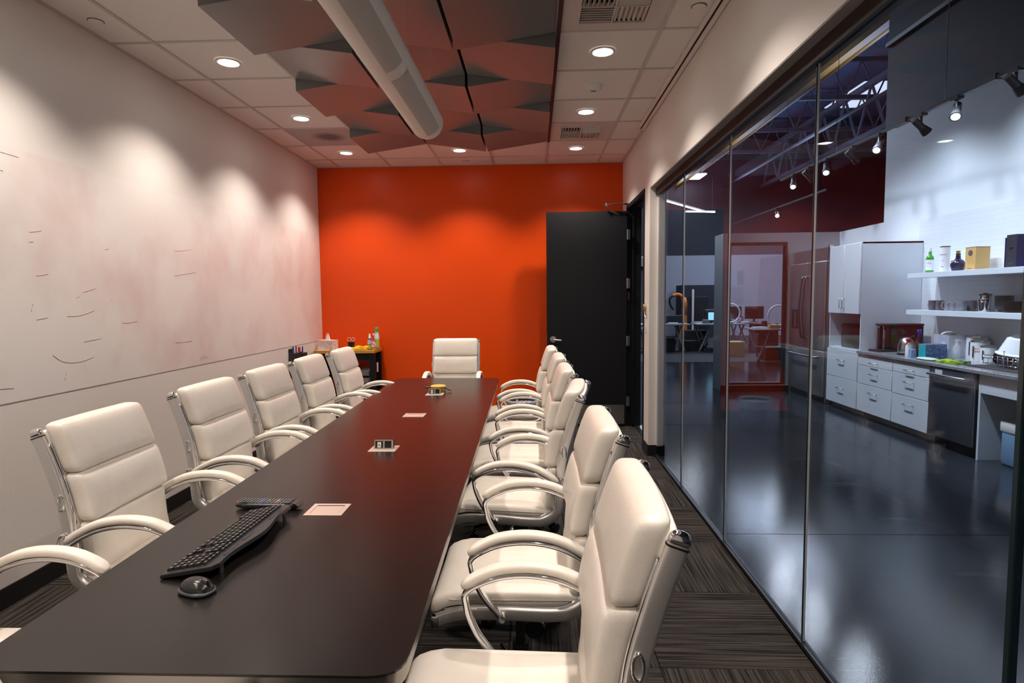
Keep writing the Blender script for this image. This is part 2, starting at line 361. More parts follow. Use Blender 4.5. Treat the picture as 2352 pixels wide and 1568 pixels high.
# ------------------------------------------------------------ ceiling: slab, tiles, grid, 3D cloud panels
ce = struct(one('ceiling', DARKPLEN, XL - .12, 1.24, YB, YE + .12, 3.2, 3.26))
xb = [XL] + [X0 + k * T for k in range(6)] + [XR]
yb = [YB] + [Y0 + j * T for j in range(-9, 6)] + [YE]
yb = [y for y in yb if y >= YB]
base_tile = None
SUP = {(5, 2.70)}
def inhole(cx, cy):
    if X0 + T < cx < X0 + 4 * T and .57 < cy < Y0 + 4 * T: return 'cloud'
    return None
for i in range(len(xb) - 1):
    for j in range(len(yb) - 1):
        a, c, d, e = xb[i], xb[i + 1], yb[j], yb[j + 1]; cx, cy = (a + c) / 2, (d + e) / 2
        if inhole(cx, cy): continue
        if i == 5 and (abs(cy - 5.748) < .05 or abs(cy - 3.309) < .05): continue
        if i == 1 and abs(cy - 5.748) < .05: continue
        full = abs((c - a) - T) < .01 and abs((e - d) - T) < .01
        if full:
            if base_tile is None:
                base_tile = link('ceiling_tile', box(BM(), -.294, .294, -.294, .294, CEIL_Z + .006, CEIL_Z + .02), TILE, ce)
                base_tile.location = (cx, cy, 0)
            else: again(base_tile, ce, (cx, cy, 0))
        else: one('ceiling_tile', TILE, a + .008, c - .008, d + .008, e - .008, CEIL_Z + .006, CEIL_Z + .02, ce)
for k, x in enumerate(xb[1:-1]):
    if k in (2, 3):
        one('grid_runner', GRID, x - .012, x + .012, YB, .57, CEIL_Z, CEIL_Z + .03, ce); one('grid_runner', GRID, x - .012, x + .012, Y0 + 4 * T, YE, CEIL_Z, CEIL_Z + .03, ce)
    else: one('grid_runner', GRID, x - .012, x + .012, YB, YE, CEIL_Z, CEIL_Z + .03, ce)
for y in yb[1:-1]:
    for i in range(len(xb) - 1):
        if inhole((xb[i] + xb[i + 1]) / 2, y) and y < Y0 + 4 * T - .1 and y > .58: continue
        one('cross_tee', GRID, xb[i] + (.012 if i else 0), xb[i + 1] - (.012 if i < 6 else 0), y - .011, y + .011, CEIL_Z + .001, CEIL_Z + .028, ce)
one('wall_angle', GRID, XL, XL + .022, YB, YE, CEIL_Z - .001, CEIL_Z + .02, ce); one('wall_angle', GRID, XR - .022, XR, YB, YE, CEIL_Z - .001, CEIL_Z + .02, ce)
one('wall_angle', GRID, XL, XR, YE - .022, YE, CEIL_Z - .0015, CEIL_Z + .02, ce)
# cloud: 3 columns x 9 rows, each panel leans to one side, alternating
cl = thing('panel_ceiling', 'folded grey metal ceiling panels in a tilted checkerboard above the table', 'ceiling panels', (0, 0, CEIL_Z))
HIC, LOC = -.004, -.088
def cloud_panel(down):  # 'L' or 'R': side that hangs low
    b = BM(); g = .004; h = T / 2 - g; hx = h - .005
    zl, zr = (LOC, HIC) if down == 'L' else (HIC, LOC)
    V = [b.verts.new(p) for p in ((-hx, -h, zl), (hx, -h, zr), (hx, h, zr), (-hx, h, zl))]
    U = [b.verts.new(p) for p in ((-hx, -h, .03), (hx, -h, .03), (hx, h, .03), (-hx, h, .03))]
    b.faces.new(V); b.faces.new(U)
    for i in range(4): b.faces.new((V[i], V[(i + 1) % 4], U[(i + 1) % 4], U[i]))
    bmesh.ops.bevel(b, geom=b.edges[:], offset=.0015, segments=1, affect='EDGES')
    return b
protos = {}
for c in range(3):
    for j in range(-5, 4):
        down = 'L' if (j + c) % 2 else 'R'
        loc = (X0 + T * (1 + c) + T / 2, Y0 + T * j + T / 2, 0)
        if down not in protos: o = protos[down] = link('ceiling_panel', cloud_panel(down), CLOUD, cl)
        else: o = again(protos[down], cl)
        o.location = loc
one('side_channel', BLACKTRIM, X0 + 4 * T - .004, X0 + 4 * T + .022, Y0 - 5 * T, Y0 + 4 * T, -.012, .03, cl)
# slot diffuser along the right wall
sd = thing('slot_diffuser', 'long white slot diffuser with black slit where ceiling meets glass wall', 'air vent', (XR, 0, CEIL_Z))
one('frame_rail', TRIMW, -.075, -.052, -1.5, 5.66, -.012, .0, sd); one('frame_rail', TRIMW, -.036, -.008, -1.5, 5.66, -.014, .0, sd)
one('slit', BLACK, -.052, -.036, -1.5, 5.66, -.006, -.001, sd); one('end_cap', TRIMW, -.075, -.008, 5.66, 5.672, -.014, 0, sd)

# ------------------------------------------------------------ downlights (real lamps of the room)
dl0 = None
def spot(name, loc, power, col, size, blend, r=.05):
    L = bpy.data.lights.new(name, 'SPOT'); L.energy = power; L.color = col; L.spot_size = math.radians(size); L.spot_blend = blend; L.shadow_soft_size = r
    o = bpy.data.objects.new(name, L); COL.objects.link(o); o.location = loc; return o
def downlight(x, y, label, power=None):
    global dl0
    if dl0 is None:
        dl0 = thing('downlight', label, 'downlight', (x, y, CEIL_Z), 0, 'recessed ceiling downlights')
        link('trim_ring', lathe(BM(), [(.060, .004), (.066, -.004), (.078, -.004), (.081, .004)], 32), TRIMW, dl0, True)
        link('lens', lathe(BM(), [(0, -.001), (.050, -.001), (.062, .003)], 32), LAMP, dl0, True)
        o = dl0
    else:
        o = copy_tree(dl0); o.location = (x, y, CEIL_Z); o['label'] = label
    spot('downlight_lamp', (x, y, CEIL_Z - .012), power or SPOT_W, WARM, 116, .70, .045)
for x, y, l in ((.45, 3.915, 'round recessed downlight between the near ceiling vent and smoke detector'), (.45, 5.135, 'round downlight between smoke detector and far square ceiling vent'),
                (.45, 6.363, 'round downlight above the open black door near the orange wall'), (-2.0, 3.93, 'round downlight over first chairs on whiteboard side, left of ceiling panels'),
                (-2.0, 5.145, 'round downlight in front of the dark blank ceiling plate'), (-2.0, 6.365, 'round downlight above corner side table, nearest the orange wall'),
                (-.78, 6.35, 'round downlight just beyond the folded panels near middle of orange wall')):
    downlight(x, y, l)
for x in (.45, -2.0):
    for y in (2.70, 1.48, .26, -.96): downlight(x, y, 'round recessed downlight of the ceiling over the near half of the room')
# ------------------------------------------------------------ ceiling devices
def vent(name, cx, cy, label):
    v = thing(name, label, 'air vent', (cx, cy, CEIL_Z + .002), 0, 'square supply vents')
    PIK = mat('pale vent plate', (.66, .60, .57), .5)
    b = BM(); h = .294; w = .185
    for a in ((-h, h, -h, -w), (-h, h, w, h), (-h, -w, -w, w), (w, h, -w, w)): box(b, a[0], a[1], a[2], a[3], 0, .01)
    link('face_plate', b, PIK, v); one('dark_throat', BLACK, -w, w, -w, w, .03, .04, v)
    b = BM()
    for x0, x1, y0, y1 in ((-w - .012, w + .012, -w - .012, -w), (-w - .012, w + .012, w, w + .012), (-w - .012, -w, -w, w), (w, w + .012, -w, w)): box(b, x0, x1, y0, y1, -.012, .01)
    link('throat_frame', b, PIK, v)
    b0 = one('vent_slat', PIK, -.0015, .0015, -w / 2 + .004, w / 2 - .004, -.010, .020, v)
    k = 0
    for qx, qy, horiz in ((-1, -1, False), (1, -1, True), (-1, 1, True), (1, 1, False)):
        for i in range(7):
            t = -w / 2 + w * (i + .5) / 7
            o = b0 if k == 0 else again(b0, v)
            o.location = (qx * w / 2 + (0 if horiz else t), qy * w / 2 + (t if horiz else 0), 0)
            o.rotation_euler = (0, math.radians(38) * (-1 if qx > 0 else 1), PI / 2 if horiz else 0); k += 1
    for a in ((-.003, .003, -w, w), (-w, w, -.003, .003)): one('divider', PIK, a[0], a[1], a[2], a[3], -.012, .012, v)
vent('ceiling_vent', X0 + 4.5 * T, 5.748, 'square four-way ceiling vent near the orange wall above the door')
vent('ceiling_vent', X0 + 4.5 * T, 3.309, 'large near four-way ceiling vent with open white louvers beside metal panels')
rv = thing('return_plate', 'grey blank ceiling plate with a dark round patch near left wall', 'air vent', (X0 + .5 * T, 5.748, CEIL_Z + .004))
RP = mat('dark-centred return plate', (.42, .39, .40), .6)  # base colour darkens into a round patch
nt = RP.node_tree; bs = nt.nodes['Principled BSDF']; tcn = nt.nodes.new('ShaderNodeTexCoord'); gr = nt.nodes.new('ShaderNodeTexGradient'); gr.gradient_type = 'SPHERICAL'
mpn = nt.nodes.new('ShaderNodeMapping'); mpn.inputs['Scale'].default_value = (5.5, 5.5, 5.5); mpn.inputs['Location'].default_value = (-.10, 0, 0); rr = nt.nodes.new('ShaderNodeValToRGB')
rr.color_ramp.elements[0].color = (.42, .39, .40, 1); rr.color_ramp.elements[1].color = (.10, .095, .10, 1); rr.color_ramp.elements[1].position = .6
nt.links.new(tcn.outputs['Object'], mpn.inputs[0]); nt.links.new(mpn.outputs[0], gr.inputs[0]); nt.links.new(gr.outputs['Fac'], rr.inputs[0]); nt.links.new(rr.outputs[0], bs.inputs['Base Color'])
one('plate', RP, -.294, .294, -.294, .294, 0, .01, rv)
sm = thing('smoke_detector', 'small round white smoke detector on the ceiling between two downlights', 'smoke detector', (.452, 4.536, CEIL_Z + .006))
link('housing', lathe(BM(), [(.062, 0), (.062, -.014), (.050, -.034), (.030, -.040), (0, -.040)], 28), WHITEP, sm, True, 35)
one('sensor_slot', BLACK, -.018, .018, -.010, .002, -.042, -.0395, sm); link('base_ring', lathe(BM(), [(.070, .0), (.070, -.006), (.06, -.006)], 28), WHITEP, sm, True, 35)
for x, y, l in ((-2.44, 3.33, 'flat round sprinkler cap by whiteboard wall'), (.905, 3.36, 'flat round sprinkler cap in narrow tile beside the slot diffuser'), (-.767, 6.86, 'small sprinkler cap close to top of orange wall')):
    s = thing('sprinkler_cap', l, 'sprinkler', (x, y, CEIL_Z + .006))
    link('cover_disc', lathe(BM(), [(.038, 0), (.038, -.005), (.034, -.007), (0, -.007)], 28), TILE, s, True, 35); link('rim_ring', lathe(BM(), [(.042, 0), (.042, -.002), (.038, -.002)], 28), BLACKTRIM, s)
# ------------------------------------------------------------ hanging tube
tu = thing('hanging_tube', 'long off-white cylinder hanging lengthwise below the folded ceiling panels', 'ceiling tube', (-.685, 0, 2.605))
b = BM(); prof = [(0.105, y) for y in (-1.2, 3.88)] + [(.102, 3.895), (.090, 3.9), (0, 3.9)]
b2 = BM(); lathe(b2, [(0, -1.2)] + prof, 48); join(b, b2, Matrix.Rotation(-PI / 2, 4, 'X')); link('shell', b, TUBE, tu, True, 40)
def arcpanel(y0, y1, a0, a1, r, name, m):
    b = BM(); A = []; 
    for y in (y0, y1): A.append([(b.verts.new((r * math.sin(math.radians(a0 + (a1 - a0) * i / 12)), y, -r * math.cos(math.radians(a0 + (a1 - a0) * i / 12)))), b.verts.new(((r - .004) * math.sin(math.radians(a0 + (a1 - a0) * i / 12)), y, -(r - .004) * math.cos(math.radians(a0 + (a1 - a0) * i / 12))))) for i in range(13)])
    for i in range(12):
        for k in (0, 1): b.faces.new((A[0][i][k], A[0][i + 1][k], A[1][i + 1][k], A[1][i][k]))
    return link(name, b, m, tu, True)
for y0, y1 in ((-.9, .3), (.4, 1.55), (1.65, 2.75), (2.85, 3.80)): arcpanel(y0, y1, 8, 62, .1062, 'perforated_panel', TUBEP)
for y in (.9, 2.9, 3.55):
    for s in (-1, 1): link('hanger_wire', tube(BM(), [(s * .09, y, .05), (s * .09, y, .39)], .0012, 6), CHROME, tu)

# ------------------------------------------------------------ conference table
ct = thing('conference_table', 'long dark espresso conference table with satin metal edge between two rows of chairs', 'table')
cs = [(-1.274, 5.385, .07), (-.325, 5.36, .09), (-.262, 1.085, .075), (-1.158, 1.085, .075)]
def rounded(pts, k=6):
    out = []; n = len(pts)
    for i in range(n):
        p = Vector(pts[i][:2]); a = (Vector(pts[i - 1][:2]) - p).normalized(); c = (Vector(pts[(i + 1) % n][:2]) - p).normalized(); r = pts[i][2]
        p1 = p + a * r; p2 = p + c * r
        for t in range(k + 1):
            u = t / k; q = (1 - u) ** 2 * p1 + 2 * u * (1 - u) * p + u * u * p2; out.append((q.x, q.y))
    return out
P = rounded(cs); cxy = (-.76, 3.2)
link('table_top', poly_prism(BM(), P, .735, .740), WOOD, ct)
def inset(P, d):
    out = []
    n = len(P)
    for i in range(n):
        a = Vector(P[i - 1]); c = Vector(P[(i + 1) % n]); t = (c - a).normalized(); nn = Vector((t.y, -t.x)); 
        if nn.dot(Vector(cxy) - Vector(P[i])) < 0: nn = -nn
        q = Vector(P[i]) + nn * d; out.append((q.x, q.y))
    return out
b = BM(); A = [b.verts.new((x, y, .7345)) for x, y in P]; B = [b.verts.new((x, y, .700)) for x, y in inset(P, .003)]; C2 = [b.verts.new((x, y, .685)) for x, y in inset(P, .018)]; n = len(P)
for i in range(n):
    j = (i + 1) % n; b.faces.new((A[i], A[j], B[j], B[i])); b.faces.new((B[i], B[j], C2[j], C2[i]))
b.faces.new(A); b.faces.new(C2[::-1]); link('edge_band', b, EDGE, ct, True, 30)
for y in (1.75, 3.2, 4.7): one('pedestal', mat('espresso side', (.03, .022, .02), .4), -1.02, -.50, y - .03, y + .03, .0, .686, ct, .004)
one('modesty_rail', MATS['espresso side'], -.79, -.73, 1.78, 4.67, .45, .68, ct)
def grommet(cx, cy, up, label):
    g = thing('power_outlet', label, 'power outlet', (cx, cy, .740))
    b = BM(); w, h, t, q = .066, .056, .002, .017
    if not up:
        for a in ((-w, w, -h, -h + q), (-w, w, h - q, h), (-w, -w + q, -h + q, h - q), (w - q, w, -h + q, h - q)): box(b, *a, 0, t, .0006, 1)
        link('frame_plate', b, BRONZE, g); one('flap_lid', BRONZE, -w + q + .001, w - q - .001, -h + q + .001, h - q - .001, 0, .001, g)
        one('flap_gap', BLACK, -w + q, w - q, h - q - .0035, h - q, 0, .0022, g)
    else:
        box(b, -w, w, -h, h, 0, t, .0006, 1); link('frame_plate', b, BRONZE, g)
        b = BM(); M = Matrix.Translation((0, -.006, .002)) @ Matrix.Rotation(math.radians(-12), 4, 'X')
        def part(nm, m, *a):
            bb = BM(); c = BM(); box(c, *a); join(bb, c, M); return link(nm, bb, m, g)
        SH = mat('satin outlet housing', (.62, .56, .46), .35, .6)
        part('housing_rim', SH, -.046, .046, -.003, .0, 0, .004); part('housing_rim', SH, -.046, .046, -.003, .0, .038, .043)
        part('housing_rim', SH, -.046, -.042, -.003, .0, 0, .043); part('housing_rim', SH, .038, .046, -.003, .0, 0, .043); part('housing_rim', SH, -.003, .004, -.003, .0, 0, .043)
        part('housing_body', PLASTICM, -.045, .045, .0, .034, 0, .042)
        part('socket', PLASTIC, .007, .036, -.004, .0, .006, .036)
        for x in (.015, .027): part('socket_slot', BLACK, x - .001, x + .001, -.0046, -.003, .02, .030)
        part('data_jack', WHITEP, -.030, -.013, -.006, .0, .006, .032); part('jack_port', mat('jack amber', (.25, .12, .02), .5), -.025, -.018, -.0066, -.005, .014, .022)
    return g
grommet(-.727, 1.985, False, 'closed brushed metal flap outlet beside the remote control and keyboard')
grommet(-.742, 2.818, True, 'raised pop-up power outlet with white data jack in middle of table')
grommet(-.760, 3.645, False, 'closed flap outlet between the two raised power outlets')
grommet(-.768, 4.455, True, 'raised pop-up power outlet at far end with yellow puck behind it')
pk = thing('puck_phone', 'round yellow-topped puck with dark feet behind the farthest power outlet', 'puck', (-.765, 4.60, .740))
link('body', lathe(BM(), [(0, 0), (.055, 0), (.058, .01), (.056, .036), (.0, .036)], 30), mat('ochre plastic', (.42, .26, .06), .5), pk, True, 35)
link('top_disc', lathe(BM(), [(0, .0365), (.060, .0365), (.060, .044), (.056, .047), (0, .047)], 30), mat('yellow disc', (.75, .42, .08), .5), pk, True, 35)
for s in (-1, 1):
    link('pen_arm', tube(BM(), [(s * .05, 0, .03), (s * .105, -.02 * s, .026 if s < 0 else .012)], .0065, 8), PLASTIC, pk)

# ------------------------------------------------------------ keyboard, mouse, remote
KB = mat('keyboard black', (.016, .016, .018), .38); KEY = mat('key black', (.010, .010, .011), .3); LEG = mat('key legend', (.55, .55, .55), .6)
kb = thing('keyboard', 'black full-size computer keyboard with curved back edge lying along the table', 'keyboard', (-.912, 1.70, .740), math.radians(-1.5))
b = BM(); N = 24; top = []; bot = []
def kbz(x): return .010 + (x + .08) / .16 * .030
right = [(.085 + .012 * math.cos(2 * PI * (i / N - .5) * 1.5) - (.02 if i in (0, N) else 0), -.235 + .47 * i / N) for i in range(N + 1)]
outl = [(-.075, -.235), ] + right + [(-.072, .235), (-.080, .1), (-.080, -.1)]
A = [b.verts.new((x, y, kbz(x))) for x, y in outl]; B = [b.verts.new((x, y, max(kbz(x) - .012, .001))) for x, y in outl]
b.faces.new(A); b.faces.new(B[::-1])
for i in range(len(outl)): j = (i + 1) % len(outl); b.faces.new((A[i], A[j], B[j], B[i]))
bmesh.ops.bevel(b, geom=[e for e in b.edges if abs(e.verts[0].co.z - e.verts[1].co.z) < .03 and not (e.verts[0] in A and e.verts[1] in B)], offset=.002, segments=2, affect='EDGES')
link('case', b, KB, kb, True, 40)
sl = math.atan2(.030, .16)
key0 = {}
def key(x, y, w, h):
    k = (round(w, 3), round(h, 3))
    if k not in key0:
        bb = BM(); c = BM(); bmesh.ops.create_cube(c, size=1)
        for v in c.verts:
            s = .82 if v.co.z > 0 else 1.0
            v.co = Vector((v.co.x * h * s, v.co.y * w * s, (v.co.z + .5) * .007))
        join(bb, c); o = link('key', bb, KEY, kb); key0[k] = o
    else: o = again(key0[k], kb)
    o.location = (x, y, kbz(x)); o.rotation_euler = (0, -sl, 0)
rows = [(-.060, [.017] * 3 + [.10] + [.017] * 3), (-.041, [.036] + [.017] * 10 + [.036]), (-.022, [.028] + [.017] * 11 + [.020]), (-.003, [.022] + [.017] * 12 + [.017]), (.016, [.017] * 13 + [.022]), (.036, [.013] * 16)]
for x, ws in rows:
    y = .228
    tot = sum(ws); sc = (.300 - .002 * len(ws)) / tot
    for w in ws: key(x, y - w * sc / 2, round(w * sc, 3), .0165 if x < .03 else .009); y -= w * sc + .002
for x, n_ in ((-.060, 3), (-.041, 1), (-.003, 3), (.016, 3), (.036, 3)):
    for i in range(n_): key(x, -.085 - i * .0185 - (.0185 if n_ == 1 else 0), .0165, .0165 if x < .03 else .009)
for x in (-.060, -.041, -.022, -.003, .016, .036):
    for i in range(4): key(x, -.150 - i * .0185, .0165, .0165 if x < .03 else .009)
for y0, y1 in ((.10, .18), (-.06, .0), (-.16, -.09)): one('media_strip', PLASTICM, .058, .064, y0, y1, kbz(.061), kbz(.061) + .0015, kb)
for y in (.19, -.19): one('tilt_foot', KB, .066, .071, y - .009, y + .009, 0, kbz(.068) - .009, kb, .001, 1)
lg = BM()
for o in [c for c in kb.children if c.name.split('.')[0] == 'key']:
    x, y, z = o.location
    box(lg, x - .0022, x + .0022, y - .0018, y + .0012, z + .0066, z + .0072)
lo = link('key_legend', lg, LEG, kb); lo['kind'] = 'stuff'
ms = thing('computer_mouse', 'small black wireless mouse next to the near corner of the keyboard', 'mouse', (-.856, 1.405, .740), math.radians(-20))
def mfn(q): 
    q = q.copy(); q.z = max(q.z, 0); q.y *= 1 - .35 * abs(q.x - .005) / .06 * .3; return q
link('shell', sqbox(BM(), (0, 0, .006), (.096, .062, .060), (2.7, 2.7, 2.3), 8, mfn), mat('mouse gloss', (.014, .014, .015), .22), ms, True)
link('side_band', sqbox(BM(), (0, 0, .007), (.100, .065, .018), (3, 3, 2.5), 8), mat('mouse band', (.07, .075, .09), .35), ms, True)
link('scroll_wheel', cyl(BM(), (.026, -.004, .029), (.026, .004, .029), .010, n=18), mat('wheel grey', (.05, .055, .065), .4), ms, True, 35)
one('button_seam', BLACK, -.004, .044, -.0005, .0005, .018, .0345, ms)
rc = thing('remote_control', 'long black television remote with rows of small coloured buttons', 'remote control', (-.942, 2.000, .740), math.radians(-2))
link('body', sqbox(BM(), (0, 0, .013), (.235, .052, .026), (8, 6, 2.6), 10), PLASTIC, rc, True)
link('end_ribs', sweep(BM(), [(.092, 0, .0248), (.106, 0, .0225), (.116, 0, .014)], rrect(.046, .004, .0015), side=(0, 1, 0)), mat('ribbed grip', (.05, .05, .05), .3), rc)
BC = {'r': mat('red button', (.75, .03, .02), .4), 'b': mat('blue button', (.12, .12, .55), .4), 'y': mat('amber button', (.8, .45, .02), .4), 'g': mat('green button', (.05, .45, .15), .4), 'k': mat('grey button', (.06, .06, .065), .35), 'w': mat('white print', (.6, .6, .6), .5)}
bt0 = {}
for i in range(17):
    for j in range(4):
        k = 'k'
        if (i, j) == (0, 0): k = 'r'
        if i == 7: k = 'b'
        if i == 12: k = 'rgyb'[j]
        if i == 9 and j == 2: k = 'g'
        if k not in bt0: o = bt0[k] = link('button', box(BM(), -.0036, .0036, -.0032, .0032, 0, .0035, .001, 1), BC[k], rc)
        else: o = again(bt0[k], rc)
        o.location = (-.105 + i * .0115, -.0165 + j * .011, .0245)
lg = BM()
for i in range(1, 17):
    for j in range(4): box(lg, -.105 + i * .0115 - .001, -.105 + i * .0115 + .001, -.0165 + j * .011 - .0008, -.0165 + j * .011 + .0008, .0279, .0284)
lo = link('button_legend', lg, BC['w'], rc); lo['kind'] = 'stuff'

# ------------------------------------------------------------ executive chair (local: x lateral, y forward from back line, z up)
def bk(z):
    pts = [(.40, .03), (.50, .020), (.60, .004), (.73, -.004), (.82, -.022), (.90, -.045), (1.0, -.078), (1.08, -.108)]
    for (a, fa), (c, fc) in zip(pts, pts[1:]):
        if z <= c: return fa + (fc - fa) * (z - a) / (c - a)
    return pts[-1][1]
def leanfn(off):
    def f(q):
        z = q.z; s = bk(z) + off
        side = 1 + 0 * z
        return Vector((q.x, q.y + s - .010 * (abs(q.x) / .23) ** 2 * -1, z))
    return f
def make_chair():
    RAILM = mat('polished aluminium rail', (.80, .79, .77), .36, .9)
    t = thing('executive_chair', '', 'chair')
    bkst = link('backrest', pad(BM(), (0, -.034, .762), (.446, .028, .560), .0125, 12, 0, 1, leanfn(.0)), LEATHER, t, True)
    for zc, hh, th, yo in ((.980, .174, .064, .006), (.810, .172, .064, .006), (.625, .202, .046, -.004)):
        link('back_cushion', pad(BM(), (0, yo, zc), (.440, th, hh), .0225, 11, .010, 1, leanfn(0)), LEATHER, bkst, True)
    for s in (-1, 1):
        P = [(s * .215, bk(z) - .030 + .018, z) for z in [.90 + .17 * i / 8 for i in range(9)]]
        link('side_seam', tube(BM(), [(s * .2135, bk(z) + .0335, z) for z in [.91 + .135 * i / 8 for i in range(9)]], .0012, 5), SEAM, bkst)
    def seatfn(q):
        d = .012 * (1 - (abs(q.x) / .24) ** 2) if q.z > .52 else 0
        fr = max(0, q.y - .38) / .10
        return Vector((q.x, q.y, q.z - d * .5 - fr * fr * .03))
    se = link('seat', pad(BM(), (0, .235, .518), (.440, .500, .060), .026, 13, .006, 2, seatfn), LEATHER, t, True)
    link('seat_seam', tube(BM(), [(x, y, .522) for x, y in [(.2205, .03), (.2210, .2), (.2205, .42)]], .0018, 5), SEAM, se)
    link('seat_seam', tube(BM(), [(-x, y, .522) for x, y in [(.2205, .03), (.2210, .2), (.2205, .42)]], .0018, 5), SEAM, se)
    rail = smoothpath([(0, -.124, 1.028), (0, -.100, .96), (0, -.078, .89), (0, -.054, .80), (0, -.040, .70), (0, -.034, .60), (0, -.022, .53), (0, .03, .490), (0, .10, .480), (0, .25, .484), (0, .38, .482), (0, .455, .462)], 6)
    for s in (-1, 1):
        r = link('side_rail', sweep(BM(), [Vector((s * .231, p.y, p.z)) for p in rail], rrect(.019, .042, .008), side=(1, 0, 0)), RAILM, t, True, 50)
        link('rail_bead', sweep(BM(), [Vector((s * .222, p.y + (.020 if p.z > .55 else .012), p.z + (0 if p.z > .55 else .020))) for p in rail[3:-3]], circ(.0065, 8), side=(1, 0, 0)), CHROME, r, True)
        link('top_cap', sweep(BM(), [(s * .231, -.124 - .3 * q, 1.028 + q) for q in (0, .008, .014, .019, .0225, .024)], rrect(.019, .042, .008), side=(1, 0, 0), scales=[1, 1, .93, .78, .5, .2]), CHROME, r, True)
        link('cap_band', sweep(BM(), [(s * .231, -.1216, 1.021), (s * .231, -.1228, 1.0245)], rrect(.0212, .0445, .008), side=(1, 0, 0)), BLACK, r)
        link('front_cap', sqbox(BM(), (s * .231, .462, .459), (.024, .03, .046), 3, 5), CHROME, r, True)
        a = link('armrest', sweep(BM(), smoothpath([(s * .259, -.040, .643), (s * .259, .02, .686), (s * .259, .09, .716), (s * .259, .17, .728), (s * .259, .25, .720), (s * .259, .315, .694), (s * .259, .343, .671), (s * .259, .343, .648), (s * .258, .334, .61), (s * .256, .312, .56), (s * .254, .283, .52), (s * .250, .250, .482)], 6), rrect(.032, .015, .006), side=(1, 0, 0)), CHROME, t, True, 50)
        pp = smoothpath([(s * .259, -.028, .675), (s * .259, .02, .708), (s * .259, .09, .738), (s * .259, .17, .749), (s * .259, .25, .741), (s * .259, .310, .717), (s * .259, .350, .690)], 6)
        sc = [min(1, .55 + .45 * min(i, len(pp) - 1 - i) / 3) for i in range(len(pp))]
        link('arm_pad', sweep(BM(), pp, rrect(.042, .025, .011, 4), side=(1, 0, 0), scales=sc), LEATHER, a, True)
        link('arm_bolt', cyl(BM(), (s * .226, .250, .484), (s * .270, .250, .484), .011, n=14), CHROME, a, True, 40)
        link('arm_bracket', tube(BM(), [Vector((s * .248, -.050 + .016 * math.cos(u), .662 + .030 * math.sin(u))) for u in [2 * PI * i / 14 for i in range(14)]], .005, 6, True), CHROME, a, True)
        link('lumbar_ring', tube(BM(), [Vector((s * .243, -.052 + .010 * math.cos(u), .80 + .026 * math.sin(u))) for u in [2 * PI * i / 14 for i in range(14)]], .004, 6, True), CHROME, r, True)
    for y, z in ((-.048, .80), (-.03, .62), (.16, .474), (.34, .474)):
        link('cross_bar', tube(BM(), [(-.230, y, z), (.230, y, z)], .009, 8), CHROME, t, True)
    m = link('tilt_mechanism', sqbox(BM(), (0, .20, .440), (.15, .24, .06), 6, 4), PLASTICM, t, True, 50)
    kn = BM(); cyl(kn, (-.06, .15, .385), (-.135, .15, .375), .028, .033, n=20); link('tension_knob', kn, PLASTIC, m, True, 40)
    link('knob_ring', cyl(BM(), (-.120, .15, .3765), (-.128, .15, .3755), .0345, n=20), CHROME, m, True, 40)
    link('lift_lever', tube(BM(), [(.06, .22, .43), (.17, .23, .425), (.215, .235, .43)], .006, 7), CHROME, m, True)
    gl = BM(); cyl(gl, (0, .2, .09), (0, .2, .26), .030, n=18); cyl(gl, (0, .2, .25), (0, .2, .42), .018, n=18); link('gas_column', gl, PLASTICM, t, True, 40)
    hub = link('base_hub', lathe(BM(), [(0, .075), (.045, .075), (.05, .10), (.038, .135), (0, .135)], 20, 0, .2), CHROME, t, True, 40)
    for i in range(5):
        a = 2 * PI * i / 5 + .3; c, s_ = math.cos(a), math.sin(a)
        L = link('base_leg', sweep(BM(), smoothpath([(.03 * c, .2 + .03 * s_, .115), (.15 * c, .2 + .15 * s_, .103), (.27 * c, .2 + .27 * s_, .075)], 4), rrect(.036, .022, .007), scales=[1.1 - .04 * k for k in range(9)]), CHROME, t, True, 50)
        px, py = .27 * c, .2 + .27 * s_
        cb = BM(); cyl(cb, (px, py, .05), (px, py, .08), .008, n=8)
        for e in (-1, 1): cyl(cb, (px - s_ * .006 * e, py + c * .006 * e, .027), (px - s_ * .024 * e, py + c * .024 * e, .027), .027, n=16)
        link('caster', cb, PLASTIC, L, True, 40)
    return t
ch = make_chair()
CH = []
def place(x, y, ang, label, group, first=False):
    o = ch if first else copy_tree(ch)
    o.location = (x, y, 0); o.rotation_euler = (0, 0, math.radians(ang)); o['label'] = label; o['group'] = group; return o
LG = 'cream chairs along the whiteboard wall'; RG = 'cream chairs along the glass wall'
place(-1.600, 1.36, -90, 'cream leather chair nearest on whiteboard side, only its arm and seat showing', LG, True)
place(-1.548, 2.115, -88, 'cream leather chair opposite the keyboard, on the whiteboard side', LG)
place(-1.560, 2.875, -90, 'second full cream chair on whiteboard side, level with the closed flap outlet', LG)
place(-1.560, 3.530, -90, 'third full cream chair on whiteboard side, middle of five whole backs', LG)
place(-1.550, 4.185, -89, 'cream chair in front of the marker holder on the whiteboard side', LG)
place(-1.515, 4.815, -88.5, 'cream chair in front of the wooden side table', LG)
place(.140, 1.275, 88, 'nearest cream chair on the glass side, showing its whole chrome rail', RG)
place(.143, 2.010, 90, 'second cream chair from the camera along the glass side', RG)
place(.105, 2.760, 82, 'third cream chair on the glass side, turned so its back panel shows', RG)
place(.095, 3.480, 90, 'fourth cream chair from the camera along the glass side', RG)
place(.085, 4.165, 90, 'fifth cream chair on the glass side, mostly hidden behind the fourth', RG)
place(.050, 4.830, 90, 'farthest cream chair on the glass side, against the black door', RG)
place(-.798, 5.865, 180, 'cream chair at the far head of the table, facing the camera', 'cream chairs at the table ends')
place(-.850, .690, 0, 'cream chair at the near end of the table, only its top corner showing', 'cream chairs at the table ends')

